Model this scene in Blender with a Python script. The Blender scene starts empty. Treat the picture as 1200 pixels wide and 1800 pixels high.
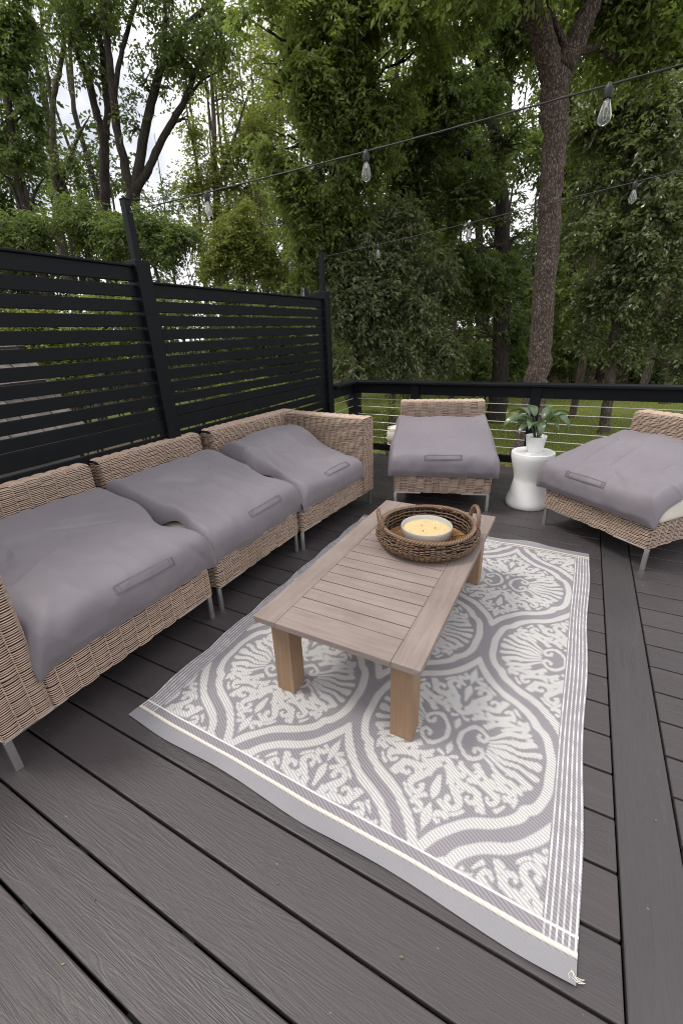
import bpy, bmesh, math, random
import numpy as np
from mathutils import Vector, Matrix, noise
R = math.radians
C = bpy.context.scene
COL = C.collection
rng = np.random.default_rng(7)
random.seed(7)

# ------------------------------------------------------------------ camera
CF = 744.31                                   # focal length in pixels of a 1200 wide picture
CP = np.array([-0.2785, -0.7055, 1.2597])
CR = np.array([0.8815876, 0.47069267, -0.0353797])
CU = np.array([-0.15443806, 0.35845924, 0.92068228])
CW = np.array([-0.44604058, 0.80619811, -0.38870608])
camd = bpy.data.cameras.new('camera')
camd.sensor_fit = 'HORIZONTAL'; camd.sensor_width = 36; camd.lens = CF/1200*36
camd.clip_start = .02; camd.clip_end = 600
cam = bpy.data.objects.new('camera', camd); COL.objects.link(cam)
m = Matrix.Identity(4)
for i in range(3):
    m[i][0], m[i][1], m[i][2], m[i][3] = CR[i], CU[i], -CW[i], CP[i]
cam.matrix_world = m
C.camera = cam

# ------------------------------------------------------------------ world, sun, exposure
SUN_EL, SUN_ROT = R(60), R(245)
w = bpy.data.worlds.new("World"); C.world = w; w.use_nodes = True
nt = w.node_tree; nt.nodes.clear()
out = nt.nodes.new('ShaderNodeOutputWorld'); bg = nt.nodes.new('ShaderNodeBackground')
sky = nt.nodes.new('ShaderNodeTexSky'); sky.sky_type = 'NISHITA'; sky.sun_disc = False
sky.sun_elevation = SUN_EL; sky.sun_rotation = SUN_ROT; sky.altitude = 100; sky.dust_density = 2.0
tc = nt.nodes.new('ShaderNodeTexCoord'); nz = nt.nodes.new('ShaderNodeTexNoise')
nz.inputs['Scale'].default_value = 2.6; nz.inputs['Detail'].default_value = 7
rp = nt.nodes.new('ShaderNodeValToRGB'); rp.color_ramp.elements[0].position = .33; rp.color_ramp.elements[1].position = .45; rp.color_ramp.elements[0].color = (.34, .34, .34, 1)
mx = nt.nodes.new('ShaderNodeMix'); mx.data_type = 'RGBA'
mx.inputs['B'].default_value = (17.0, 17.0, 17.3, 1)
nt.links.new(tc.outputs['Generated'], nz.inputs['Vector']); nt.links.new(nz.outputs['Fac'], rp.inputs['Fac'])
nt.links.new(rp.outputs['Color'], mx.inputs['Factor']); nt.links.new(sky.outputs['Color'], mx.inputs['A'])
sxyz = nt.nodes.new('ShaderNodeSeparateXYZ'); nt.links.new(tc.outputs['Generated'], sxyz.inputs[0])
mrz = nt.nodes.new('ShaderNodeMapRange'); mrz.inputs[1].default_value = 0; mrz.inputs[2].default_value = 1; mrz.inputs[3].default_value = .70; mrz.inputs[4].default_value = 1.0
nt.links.new(sxyz.outputs[2], mrz.inputs[0])          # an overcast sky is brightest overhead
ml = nt.nodes.new('ShaderNodeMix'); ml.data_type = 'RGBA'; ml.blend_type = 'MULTIPLY'; ml.inputs['Factor'].default_value = 1
nt.links.new(mx.outputs['Result'], ml.inputs['A']); nt.links.new(mrz.outputs[0], ml.inputs['B'])
nt.links.new(ml.outputs['Result'], bg.inputs['Color']); bg.inputs['Strength'].default_value = .10
nt.links.new(bg.outputs[0], out.inputs['Surface'])
sd = bpy.data.lights.new('sun', 'SUN'); sd.energy = 2.0; sd.angle = R(14); sd.color = (1, .95, .88)
so = bpy.data.objects.new('sun', sd); COL.objects.link(so)
# sky rotation is measured clockwise from +Y; direction towards the sun:
sdir = Vector((math.sin(SUN_ROT)*math.cos(SUN_EL), math.cos(SUN_ROT)*math.cos(SUN_EL), math.sin(SUN_EL)))
so.rotation_euler = sdir.to_track_quat('Z', 'Y').to_euler()
C.view_settings.view_transform = 'Standard'; C.view_settings.look = 'None'
C.view_settings.exposure = 0.05; C.cycles.filter_width = 1.1; C.view_settings.gamma = 1; C.view_settings.use_curve_mapping = False

# ------------------------------------------------------------------ object helpers
def tag(o, label=None, cat=None, group=None, kind=None):
    if label: o['label'] = label
    if cat: o['category'] = cat
    if group: o['group'] = group
    if kind: o['kind'] = kind
    return o

def empty(name, loc=(0, 0, 0), rz=0.0):
    o = bpy.data.objects.new(name, None); COL.objects.link(o)
    o.location = loc; o.rotation_euler = (0, 0, rz); o.empty_display_size = .1
    return o

def copy_tree(o, parent=None):
    c = o.copy(); COL.objects.link(c); c.parent = parent
    for ch in list(o.children): copy_tree(ch, c)
    return c

class MB:
    """collects verts / faces / material indices and links them as ONE mesh object"""
    def __init__(s): s.v = []; s.f = []; s.mi = []; s.n = 0
    def add(s, verts, faces, mi=0):
        verts = np.asarray(verts, float).reshape(-1, 3)
        s.v.append(verts); faces = np.asarray(faces, int)
        s.f.append(faces + s.n); s.mi.append(np.full(len(faces), mi)); s.n += len(verts)
        return s
    def box(s, x0, x1, y0, y1, z0, z1, mi=0):
        v = [(x, y, z) for z in (z0, z1) for y in (y0, y1) for x in (x0, x1)]
        f = [(0, 2, 3, 1), (4, 5, 7, 6), (0, 1, 5, 4), (1, 3, 7, 5), (3, 2, 6, 7), (2, 0, 4, 6)]
        return s.add(v, f, mi)
    def bar(s, a, b, wd, th, up=(0, 0, 1), mi=0):
        a, b, up = Vector(a), Vector(b), Vector(up); d = (b-a).normalized()
        x = d.cross(up).normalized(); y = x.cross(d)
        v = [p + x*sx*wd/2 + y*sy*th/2 for p in (a, b) for sy in (-1, 1) for sx in (-1, 1)]
        f = [(0, 2, 3, 1), (4, 5, 7, 6), (0, 1, 5, 4), (1, 3, 7, 5), (3, 2, 6, 7), (2, 0, 4, 6)]
        return s.add(v, f, mi)
    def grid(s, P, mi=0, closed_u=False):
        P = np.asarray(P); nu, nv = P.shape[:2]
        i, j = np.meshgrid(np.arange(nu if closed_u else nu-1), np.arange(nv-1), indexing='ij')
        i2 = (i+1) % nu
        f = np.stack([i*nv+j, i2*nv+j, i2*nv+j+1, i*nv+j+1], -1).reshape(-1, 4)
        return s.add(P.reshape(-1, 3), f, mi)
    def tube(s, pts, rad, n=8, mi=0, bump=0.0, cap=True, seed=0):
        pts = np.asarray(pts, float); k = len(pts); rad = np.broadcast_to(np.asarray(rad, float), (k,))
        t = np.gradient(pts, axis=0); t /= np.linalg.norm(t, axis=1)[:, None]+1e-9
        ref = np.array([0.3, 1, .1]) if abs(t[0][2]) > .5 else np.array([0, 0, 1.])
        x = np.cross(t, ref); x /= np.linalg.norm(x, axis=1)[:, None]+1e-9; y = np.cross(t, x)
        a = np.arange(n)/n*2*np.pi
        rr = rad[:, None]*np.ones((k, n))
        if bump:
            g = np.random.default_rng(seed+k)
            rr = rr*(1+bump*g.normal(size=(k, n))*.6)
        P = pts[:, None]+rr[..., None]*(np.cos(a)[None, :, None]*x[:, None]+np.sin(a)[None, :, None]*y[:, None])
        s.grid(P.transpose(1, 0, 2), mi, closed_u=True)
        if cap:
            s.add(P[0], [list(range(n))] if n == 4 else np.array([(0, i, i+1) for i in range(1, n-1)]), mi)
            s.add(P[-1], np.array([(0, i, i+1) for i in range(1, n-1)]), mi)
        return s
    def lathe(s, prof, n=48, c=(0, 0, 0), mi=0):
        a = np.arange(n)/n*2*np.pi; prof = np.asarray(prof, float)
        P = np.stack([np.cos(a)[:, None]*prof[None, :, 0]+c[0], np.sin(a)[:, None]*prof[None, :, 0]+c[1],
                      np.broadcast_to(prof[None, :, 1]+c[2], (n, len(prof)))], -1)
        return s.grid(P, mi, closed_u=True)
    def mesh(s, name, mats, smooth=False):
        me = bpy.data.meshes.new(name)
        V = np.concatenate(s.v).astype(np.float32)
        loops = np.concatenate([f.reshape(-1) for f in s.f]).astype(np.int32)
        tot = np.concatenate([np.full(len(f), f.shape[1]) for f in s.f]).astype(np.int32)
        me.vertices.add(len(V)); me.vertices.foreach_set('co', V.reshape(-1))
        me.loops.add(len(loops)); me.loops.foreach_set('vertex_index', loops)
        me.polygons.add(len(tot))
        st = np.concatenate([[0], np.cumsum(tot)[:-1]]).astype(np.int32)
        me.polygons.foreach_set('loop_start', st); me.polygons.foreach_set('loop_total', tot)
        me.polygons.foreach_set('material_index', np.concatenate(s.mi).astype(np.int32))
        me.polygons.foreach_set('use_smooth', np.full(len(tot), bool(smooth)))
        for mm in (mats if isinstance(mats, (list, tuple)) else [mats]): me.materials.append(mm)
        me.update(calc_edges=True); me.validate()
        return me
    def build(s, name, mats, parent=None, smooth=False, bevel=0, seg=2):
        o = bpy.data.objects.new(name, s.mesh(name, mats, smooth)); COL.objects.link(o)
        if parent is not None: o.parent = parent
        if bevel:
            b = o.modifiers.new('bevel', 'BEVEL'); b.width = bevel; b.segments = seg; b.limit_method = 'ANGLE'
            b.harden_normals = False
        return o

# ------------------------------------------------------------------ material helpers
class NT:
    def __init__(s, name):
        s.m = bpy.data.materials.new(name); s.m.use_nodes = True; s.t = s.m.node_tree; s.t.nodes.clear()
        s.out = s.n('ShaderNodeOutputMaterial'); s.b = s.n('ShaderNodeBsdfPrincipled'); s.l(s.b.outputs[0], s.out.inputs['Surface'])
    def n(s, t, **k):
        x = s.t.nodes.new(t)
        for a, v in k.items(): setattr(x, a, v)
        return x
    def l(s, a, b): s.t.links.new(a, b)
    def coord(s, scale=(1, 1, 1), src='Object'):
        c = s.n('ShaderNodeTexCoord'); mp = s.n('ShaderNodeMapping'); mp.inputs['Scale'].default_value = scale
        s.l(c.outputs[src], mp.inputs['Vector']); return mp.outputs[0]
    def noise(s, vec, scale, detail=4, rough=.55, dist=0):
        x = s.n('ShaderNodeTexNoise'); x.inputs['Scale'].default_value = scale; x.inputs['Detail'].default_value = detail
        x.inputs['Roughness'].default_value = rough; x.inputs['Distortion'].default_value = dist
        if vec is not None: s.l(vec, x.inputs['Vector'])
        return x.outputs['Fac']
    def ramp(s, fac, stops):
        r = s.n('ShaderNodeValToRGB'); e = r.color_ramp.elements
        while len(e) < len(stops): e.new(.5)
        for k, (p, c) in enumerate(stops):
            e[k].position = p; e[k].color = (*c, 1) if len(c) == 3 else c
        s.l(fac, r.inputs['Fac']); return r.outputs['Color']
    def mix(s, fac, a, b, mode='MIX'):
        x = s.n('ShaderNodeMix'); x.data_type = 'RGBA'; x.blend_type = mode
        for v, k in ((fac, 'Factor'), (a, 'A'), (b, 'B')):
            if isinstance(v, (int, float)): x.inputs[k].default_value = v
            elif isinstance(v, tuple): x.inputs[k].default_value = (*v, 1)
            else: s.l(v, x.inputs[k])
        return x.outputs['Result']
    def math(s, op, a, b=None):
        x = s.n('ShaderNodeMath'); x.operation = op
        for k, v in enumerate((a, b)):
            if v is None: continue
            if isinstance(v, (int, float)): x.inputs[k].default_value = v
            else: s.l(v, x.inputs[k])
        return x.outputs[0]
    def island(s): return s.n('ShaderNodeNewGeometry').outputs['Random Per Island']
    def bump(s, h, strength=.3, dist=.01):
        x = s.n('ShaderNodeBump'); x.inputs['Strength'].default_value = strength; x.inputs['Distance'].default_value = dist
        s.l(h, x.inputs['Height']); s.l(x.outputs[0], s.b.inputs['Normal']); return x
    def col(s, c):
        if isinstance(c, tuple): s.b.inputs['Base Color'].default_value = (*c, 1)
        else: s.l(c, s.b.inputs['Base Color'])
        return s
    def set(s, **k):
        for a, v in k.items(): s.b.inputs[a.replace('_', ' ')].default_value = v
        return s

def simple(name, col, rough=.5, var=.12, scale=20, bump=.1, bs=60, **k):
    t = NT(name); v = t.coord()
    n1 = t.noise(v, scale, 5)
    lo = tuple(c*(1-var) for c in col); hi = tuple(min(1, c*(1+var)) for c in col)
    t.col(t.ramp(n1, [(.3, lo), (.7, hi)])); t.set(Roughness=rough, **k)
    if bump: t.bump(t.noise(v, bs, 4), bump, .004)
    return t.m

M = {}
# painted black wood
t = NT('black paint'); v = t.coord((1, 1, 1)); n = t.noise(v, 6, 5)
t.col(t.ramp(n, [(.3, (.0026, .0036, .0052)), (.75, (.0050, .0064, .0086))]))
t.set(Roughness=.5, Specular_IOR_Level=.2); t.bump(t.noise(v, 90, 4), .12, .002); t.l(t.ramp(n, [(.3, (.45,)*3), (.7, (.62,)*3)]), t.b.inputs['Roughness']); M['black'] = t.m
# deck composite: embossed grain along the board (object X or Y)
def deckmat(name, along, base):
    t = NT(name); sc = (2.6, 40, 40) if along == 'x' else (40, 2.6, 40)
    isl = t.island()
    cmb = t.n('ShaderNodeCombineXYZ'); t.l(t.math('MULTIPLY', isl, 37.0), cmb.inputs[0]); t.l(t.math('MULTIPLY', isl, 91.0), cmb.inputs[1])
    add = t.n('ShaderNodeVectorMath'); add.operation = 'ADD'
    c = t.n('ShaderNodeTexCoord'); t.l(c.outputs['Object'], add.inputs[0]); t.l(cmb.outputs[0], add.inputs[1])
    mp = t.n('ShaderNodeMapping'); mp.inputs['Scale'].default_value = sc; t.l(add.outputs[0], mp.inputs['Vector'])
    g1 = t.noise(mp.outputs[0], 1.0, 3, .5, .8)
    wv = t.n('ShaderNodeMath'); wv.operation = 'PINGPONG'; wv.inputs[1].default_value = .05; t.l(g1, wv.inputs[0])
    grain = t.math('MULTIPLY', wv.outputs[0], 20.0)
    fine = t.noise(add.outputs[0], 260, 3)
    big = t.noise(add.outputs[0], 2.2, 5)
    b0 = tuple(x*.80 for x in base); b1 = tuple(x*1.22 for x in base)
    colr = t.ramp(isl, [(0, tuple(x*.88 for x in base)), (.5, base), (1, (base[0]*1.13, base[1]*1.06, base[2]*1.07))])
    colr = t.mix(.55, colr, t.ramp(big, [(.3, b0), (.7, b1)]))
    colr = t.mix(t.math('MULTIPLY', grain, .15), colr, tuple(x*.35 for x in base))
    specks = t.ramp(t.noise(add.outputs[0], 46, 2), [(.755, (0, 0, 0)), (.775, (1, 1, 1))])
    colr = t.mix(t.math('MULTIPLY', specks, .28), colr, (.34, .32, .29))
    scuff = t.ramp(t.noise(mp.outputs[0], .55, 6, .7, .6), [(.55, (0, 0, 0)), (.72, (1, 1, 1))])
    colr = t.mix(t.math('MULTIPLY', scuff, .16), colr, tuple(x*2.0 for x in base))
    t.col(colr); h = t.math('ADD', t.math('MULTIPLY', grain, -.5), t.math('MULTIPLY', fine, .5))
    t.bump(h, .42, .0020); t.set(Roughness=.5)
    t.l(t.ramp(big, [(.3, (.42,)*3), (.7, (.6,)*3)]), t.b.inputs['Roughness'])
    return t.m
M['deckx'] = deckmat('deck board composite', 'x', (.056, .0470, .0490))
M['decky'] = deckmat('breaker board composite', 'y', (.054, .0470, .0495))
# wicker
def wickmat(name, base, vary=.22):
    t = NT(name); isl = t.island(); v = t.coord()
    big = t.noise(v, 3, 3)
    c = t.ramp(isl, [(0, tuple(x*(1-vary) for x in base)), (.5, base), (1, tuple(min(1, x*(1+vary)) for x in base))])
    c = t.mix(.35, c, t.ramp(big, [(.3, tuple(x*.8 for x in base)), (.7, (base[0]*1.15, base[1]*1.15, base[2]*1.15))]))
    t.col(c); t.set(Roughness=.42); t.bump(t.noise(t.coord((80, 80, 400)), 1, 3), .25, .001); return t.m
M['wicker'] = wickmat('tan wicker strand', (.47, .345, .265))
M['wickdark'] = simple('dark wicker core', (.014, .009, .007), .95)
M['trayw'] = wickmat('seagrass strand', (.165, .098, .058), .5)
M['trayl'] = wickmat('tray floor strand', (.30, .15, .06), .3)
M['steel'] = simple('brushed steel', (.62, .61, .60), .28, .06, 30, .05, 200, Metallic=.9)
M['cable'] = simple('steel cable', (.66, .64, .58), .3, .06, 30, .0, 200, Metallic=.6)
# cover cloth
def clothmat(name, base):
    t = NT(name); v = t.coord(); n = t.noise(v, 2.2, 6)
    t.col(t.ramp(n, [(.25, tuple(x*.9 for x in base)), (.75, tuple(x*1.1 for x in base))]))
    t.set(Roughness=.62, Sheen_Weight=.15)
    weave = t.noise(v, 600, 2); wr = t.math('ADD', t.noise(v, 9, 5, .55, .8), t.math('MULTIPLY', t.noise(t.coord((5, 22, 9)), 1, 4, .5, 1.5), .8))
    t.bump(t.math('ADD', t.math('MULTIPLY', weave, .06), wr), .17, .014); return t.m
M['cover'] = clothmat('mauve grey cover cloth', (.172, .152, .172))
M['coverseam'] = clothmat('cover binding cloth', (.160, .141, .160))
M['cushion'] = simple('cream cushion canvas', (.66, .62, .53), .85, .05, 8, .15, 300)
# teak
def wood(name, base, sc=(30, 3, 30), var=.3, rough=.7):
    t = NT(name); isl = t.island()
    cmb = t.n('ShaderNodeCombineXYZ'); t.l(t.math('MULTIPLY', isl, 23.0), cmb.inputs[0]); t.l(t.math('MULTIPLY', isl, 61.0), cmb.inputs[1])
    add = t.n('ShaderNodeVectorMath'); add.operation = 'ADD'
    c = t.n('ShaderNodeTexCoord'); t.l(c.outputs['Object'], add.inputs[0]); t.l(cmb.outputs[0], add.inputs[1])
    mp = t.n('ShaderNodeMapping'); mp.inputs['Scale'].default_value = sc; t.l(add.outputs[0], mp.inputs['Vector'])
    g = t.noise(mp.outputs[0], 1, 6, .6, 1.2); big = t.noise(add.outputs[0], 5, 4)
    lo = tuple(x*(1-var) for x in base); hi = tuple(x*(1+var*.7) for x in base)
    cc = t.mix(.45, t.ramp(g, [(.3, lo), (.7, hi)]), t.ramp(big, [(.3, lo), (.7, hi)]))
    cc = t.mix(.3, cc, t.ramp(isl, [(0, tuple(x*.78 for x in base)), (1, tuple(min(1, x*1.2) for x in base))]))
    t.col(cc); t.set(Roughness=rough); t.bump(g, .5, .003); return t.m
M['teaktop'] = wood('weathered teak along', (.240, .190, .168), (38, 3, 38), .42)
M['teakx'] = wood('weathered teak across', (.245, .194, .172), (3, 38, 38), .42)
M['teakleg'] = wood('tan teak leg', (.265, .165, .098), (40, 40, 3), .38, .6)
M['white'] = simple('white moulded plastic', (.80, .79, .785), .38, .02, 6, .03, 40)
M['ceramic'] = simple('white glazed pot', (.82, .81, .80), .3, .02, 6, .0)
M['soil'] = simple('potting soil', (.03, .02, .014), .95, .5, 60, .8, 90)
M['socket'] = simple('black bulb socket', (.009, .009, .010), .55, .1, 20, 0)
t = NT('clear bulb glass'); t.col((.97, .98, 1.0)); t.set(Roughness=.02, IOR=1.45, Transmission_Weight=1.0); M['glass'] = t.m
M['filament'] = simple('filament stem', (.75, .72, .66), .35, .05, 20, 0)
t = NT('frosted candle glass'); t.col((.80, .80, .78)); t.set(Roughness=.3, IOR=1.4, Transmission_Weight=.55); M['frost'] = t.m
t = NT('candle wax'); v = t.coord(); n = t.noise(v, 28, 5, .6, .4)
t.col(t.ramp(n, [(.3, (.58, .42, .20)), (.55, (.64, .50, .27)), (.75, (.52, .33, .12))])); t.set(Roughness=.3, Subsurface_Weight=.3); t.b.inputs['Subsurface Radius'].default_value = (.02, .012, .005); M['wax'] = t.m

def leafmat(name, dark, light, trans=.46, rough=.42, spec=.5):
    t = NT(name); isl = t.island()
    c = t.ramp(isl, [(0, dark), (.55, tuple((a+b)/2 for a, b in zip(dark, light))), (1, light)])
    big = t.noise(t.coord(src='Object'), .55, 3)
    c = t.mix(t.ramp(big, [(.35, (0,)*3), (.65, (.55,)*3)]), c, tuple(x*1.0 for x in light))
    t.col(c); t.set(Roughness=rough, Specular_IOR_Level=spec)
    tr = t.n('ShaderNodeBsdfTranslucent'); t.l(t.mix(.5, c, (light[0]*2.0, light[1]*2.05, light[2]*.8)), tr.inputs['Color'])
    ms = t.n('ShaderNodeMixShader'); ms.inputs[0].default_value = trans
    t.l(t.b.outputs[0], ms.inputs[1]); t.l(tr.outputs[0], ms.inputs[2]); t.l(ms.outputs[0], t.out.inputs['Surface']); return t.m
M['leaf_dark'] = leafmat('dark green leaf', (.016, .032, .009), (.150, .200, .068))
M['leaf_mid'] = leafmat('mid green leaf', (.026, .046, .010), (.225, .285, .090))
M['leaf_lime'] = leafmat('yellow green leaf', (.060, .076, .014), (.235, .265, .070))
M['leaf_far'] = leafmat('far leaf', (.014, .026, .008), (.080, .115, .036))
M['leaf_gloss'] = leafmat('glossy green leaf', (.026, .048, .014), (.215, .255, .115), .3, .27, 1.0)
M['leaf_grey'] = leafmat('grey green leaf', (.026, .044, .018), (.205, .235, .120), .32, .4)
M['leaf_pot'] = leafmat('house plant leaf', (.034, .064, .028), (.082, .125, .058), .25, .30, .7)
def barkmat(name, lo, hi, sc=(14, 14, 3.2), strength=1.0, plates=False):
    t = NT(name); v = t.coord(sc)
    vo = t.n('ShaderNodeTexVoronoi'); vo.feature = 'DISTANCE_TO_EDGE'; vo.inputs['Scale'].default_value = 2.0
    nn = t.n('ShaderNodeTexNoise'); nn.inputs['Scale'].default_value = 3; t.l(v, nn.inputs['Vector'])
    ad = t.n('ShaderNodeVectorMath'); ad.operation = 'ADD'; t.l(v, ad.inputs[0]); t.l(nn.outputs['Color'], ad.inputs[1]); t.l(ad.outputs[0], vo.inputs['Vector'])
    e = t.ramp(vo.outputs['Distance'], [(0, (0,)*3), (.22, (1,)*3)])
    g = t.noise(v, 2.5, 7, .7); big = t.noise(t.coord(), 1.4, 4)
    c = t.ramp(g, [(.28, lo), (.72, hi)])
    c = t.mix(.4, c, t.ramp(big, [(.3, tuple(x*.7 for x in lo)), (.7, hi)]))
    c = t.mix(t.ramp(e, [(0, (.75,)*3), (1, (0,)*3)]), c, tuple(x*.35 for x in lo))
    if plates:                                     # pale flaking plates over dark red brown furrows
        fl = t.noise(v, 4.2, 5, .65, .6)
        c = t.mix(t.ramp(fl, [(.42, (0,)*3), (.54, (.9,)*3)]), tuple(x*1.6 for x in lo), c)
        c = t.mix(t.ramp(t.noise(v, 6.5, 3), [(.53, (0,)*3), (.66, (.6,)*3)]), c, (.42, .34, .295)); e = fl
    t.col(c); t.set(Roughness=.9); t.bump(t.math('ADD', t.math('MULTIPLY', e, .7), t.math('MULTIPLY', g, .6)), strength, .03); return t.m
M['bark'] = barkmat('flaky grey brown bark', (.026, .017, .013), (.215, .155, .125), (11, 11, 4.5), 1.0, True)
M['bark_dark'] = barkmat('dark bark', (.028, .021, .017), (.080, .061, .051), (10, 10, 2.5), .6)
M['bark_mid'] = barkmat('brown bark', (.07, .052, .04), (.19, .145, .115), (10, 10, 2.5), .6)
# lawn and leaf litter
t = NT('lawn'); v = t.coord(); n1 = t.noise(v, .35, 5); n2 = t.noise(v, 9, 6, .7)
gr = t.mix(.5, t.ramp(n1, [(.35, (.075, .10, .014)), (.65, (.17, .19, .03))]), t.ramp(n2, [(.3, (.04, .06, .012)), (.7, (.15, .18, .04))]))
lit = t.ramp(t.noise(v, 30, 6, .7), [(.3, (.03, .022, .014)), (.55, (.10, .07, .042)), (.75, (.26, .20, .13))])
sx = t.n('ShaderNodeSeparateXYZ'); t.l(v, sx.inputs[0])
yy = t.math('ADD', sx.outputs[1], t.math('MULTIPLY', n1, 4.0))
far = t.ramp(t.math('MULTIPLY', yy, .02), [(.33, (0,)*3), (.38, (1,)*3)])
near = t.ramp(t.math('MULTIPLY', yy, .1), [(.76, (1,)*3), (.90, (0,)*3)])
c = t.mix(far, gr, lit); c = t.mix(near, c, lit)
t.col(c); t.set(Roughness=.95); t.bump(n2, .9, .05); M['lawn'] = t.m
M['grass'] = leafmat('grass blade', (.16, .19, .018), (.40, .42, .06), .4, .6)
M['shingle'] = simple('grey brown shake', (.13, .110, .100), .9, .35, 14, .5, 60)
M['siding'] = simple('pale grey siding', (.36, .37, .37), .7, .1, 3, .1)
M['houseroof'] = simple('grey roof shingle', (.16, .155, .16), .9, .25, 10, .3)
M['window'] = simple('window glass', (.05, .06, .07), .1, .1, 3, 0)
M['trim'] = simple('white trim', (.75, .75, .74), .6, .03, 5, 0)

# ================================================================== SETTING
GZ = -.9                                         # lawn level below the deck
B = .1445                                        # deck board pitch
mb = MB(); NXg = 60
gx = np.concatenate([np.linspace(-220, -30, 12), np.linspace(-25, 25, 60), np.linspace(30, 220, 12)])
gy = np.concatenate([np.linspace(-120, -8, 8), np.linspace(-6, 30, 50), np.linspace(34, 300, 14)])
P = np.zeros((len(gx), len(gy), 3))
for i, x in enumerate(gx):
    for j, y in enumerate(gy):
        P[i, j] = (x, y, GZ + .10*noise.noise((x*.25, y*.25, 0)) + .006*max(0, y-14))
o = mb.grid(P).build('lawn', M['lawn'], smooth=True); tag(o, kind='structure')
# deck: every board a bevelled box, all in the one deck mesh, with joists under it
bx = MB()
YB = 3.56
k0 = int(-3.2/B)
y = k0*B
while y < YB-.02:
    y1 = min(y+B-.0072, YB)
    for x0, x1 in ((-2.56, -.0052), (.1452, 3.9)):
        dz = rng.normal()*.0006
        bx.box(x0, x1, y, y1, -.024+dz, dz)
    y += B
o = bx.build('deck', [M['deckx'], M['decky'], M['black']], bevel=.0035, seg=2); tag(o, kind='structure')
bb = MB(); bb.box(0, B-.0052, -3.2, YB, -.024, .0003)
o2 = bb.build('deck_border', M['decky'], bevel=.0035); tag(o2, kind='structure')
jo = MB()
for x in np.arange(-2.5, 3.9, .4): jo.box(x, x+.04, -3.2, YB-.03, -.22, -.026)
jo.box(-2.56, 3.9, -3.2, YB-.03, -.236, -.2205)      # added black sheet standing in for the shade below the board gaps
jo.box(-2.6, -2.562, -3.2, YB+.03, -.24, -.026)
o3 = jo.build('deck_frame_and_shade_sheet', M['black']); tag(o3, kind='structure')

# ------------------------------------------------------------------ privacy screen
XS = -2.46
scr = empty('privacy_screen', (XS, 1.08, 0))
tag(scr, 'black slatted privacy screen standing behind the wicker sofa, near panel taller than the far one', 'privacy screen')
def local(root): 
    o = root.location
    return lambda x, y, z: (x-o.x, y-o.y, z-o.z)
ox, oy = XS, 1.08
def sl(y0, y1, z0, z1, t=.022, dx=0): return (-t/2+dx, t/2+dx, y0-oy, y1-oy, z0, z1)
for (y0, y1, top, nrow, nm) in ((-1.9, 1.045, 1.537, 10, 'near'), (1.125, 3.005, 1.464, 9, 'far')):
    s_ = MB()
    for k in range(nrow): 
        zt = top-k*.0727
        s_.box(*sl(y0, y1, zt-.0575+rng.normal()*.0006, zt))
    s_.box(*sl(y0, y1, .740, .822, .030))
    for k in range(8): s_.box(*sl(y0, y1, .724-k*.0727-.0575, .724-k*.0727))
    p = s_.build('slat_panel', M['black'], scr, bevel=.0025)
    c_ = MB(); c_.box(*sl(y0, y1, top+.017, top+.084, .026)); c_.box(*sl(y0, y1, top+.0845, top+.096, .05))
    c_.build('top_board', M['black'], scr, bevel=.0025)
for yp, zt in ((1.085, 1.655), (3.05, 1.615), (-1.95, 1.655)):
    p_ = MB(); p_.box(-.045, .045, yp-.045-oy, yp+.045-oy, -.03 if yp > 0 else -.03, zt)
    p_.build('post', M['black'], scr, bevel=.004)
lo = MB(); lo.box(*sl(-1.9, 3.0, .03, .13, .03)); lo.build('base_board', M['black'], scr, bevel=.003)
# slim poles for the string lights, screwed to the posts
def pole(y, z0, z1, label, x=XS+.0):
    r = empty('string_light_pole', (x, y, z0))
    tag(r, label, 'pole', 'poles carrying the string lights')
    q = MB(); q.box(-.019, .019, -.019, .019, 0, z1-z0); q.build('shaft', M['black'], r, bevel=.002)
    q = MB(); q.box(-.021, .021, -.021, .021, z1-z0, z1-z0+.006)
    q.build('end_cap', M['black'], r, bevel=.002)
    q = MB(); q.tube([(0, 0, z1-z0-.055), (.03, 0, z1-z0-.055), (.04, 0, z1-z0-.045), (.034, 0, z1-z0-.033)], .003, 6); q.build('hook', M['steel'], r)
pole(1.085, 1.657, 1.925, 'slim black pole on the screen post between the two slatted panels')
pole(3.05, 1.617, 1.93, 'slim black pole on the far end post of the screen beside the railing corner')

# ------------------------------------------------------------------ deck railing
rl = empty('deck_railing', (-2.44, 3.6, 0))
tag(rl, 'black deck railing with flat top rail and thin horizontal steel cables', 'railing')
rx, ry = -2.44, 3.6
def rb(x0, x1, y0, y1, z0, z1): return (x0-rx, x1-rx, y0-ry, y1-ry, z0, z1)
XE = 3.9
q = MB(); q.box(*rb(-2.51, XE, 3.53, 3.67, .757, .785)); q.box(*rb(-2.51, -2.37, 3.10, 3.5295, .757, .785)); q.build('top_rail', M['black'], rl, bevel=.006)
q = MB(); q.box(*rb(-2.40, XE, 3.585, 3.615, .655, .7565)); q.build('sub_rail', M['black'], rl, bevel=.002)
q = MB(); q.box(*rb(-2.455, -2.425, 3.10, 3.555, .655, .7565)); q.build('sub_rail', M['black'], rl, bevel=.002)
q = MB(); q.box(*rb(-2.40, XE, 3.585, 3.615, .035, .105)); q.build('bottom_rail', M['black'], rl, bevel=.003)
q = MB(); q.box(*rb(-2.455, -2.425, 3.10, 3.555, .035, .105)); q.build('bottom_rail', M['black'], rl, bevel=.003)
for px_ in (-2.44, -1.735, -.60, .78, 2.2, 3.6):
    q = MB(); q.box(*rb(px_-.043, px_+.043, 3.5565, 3.6435, -.02, .7565)); q.build('post', M['black'], rl, bevel=.003)
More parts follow.
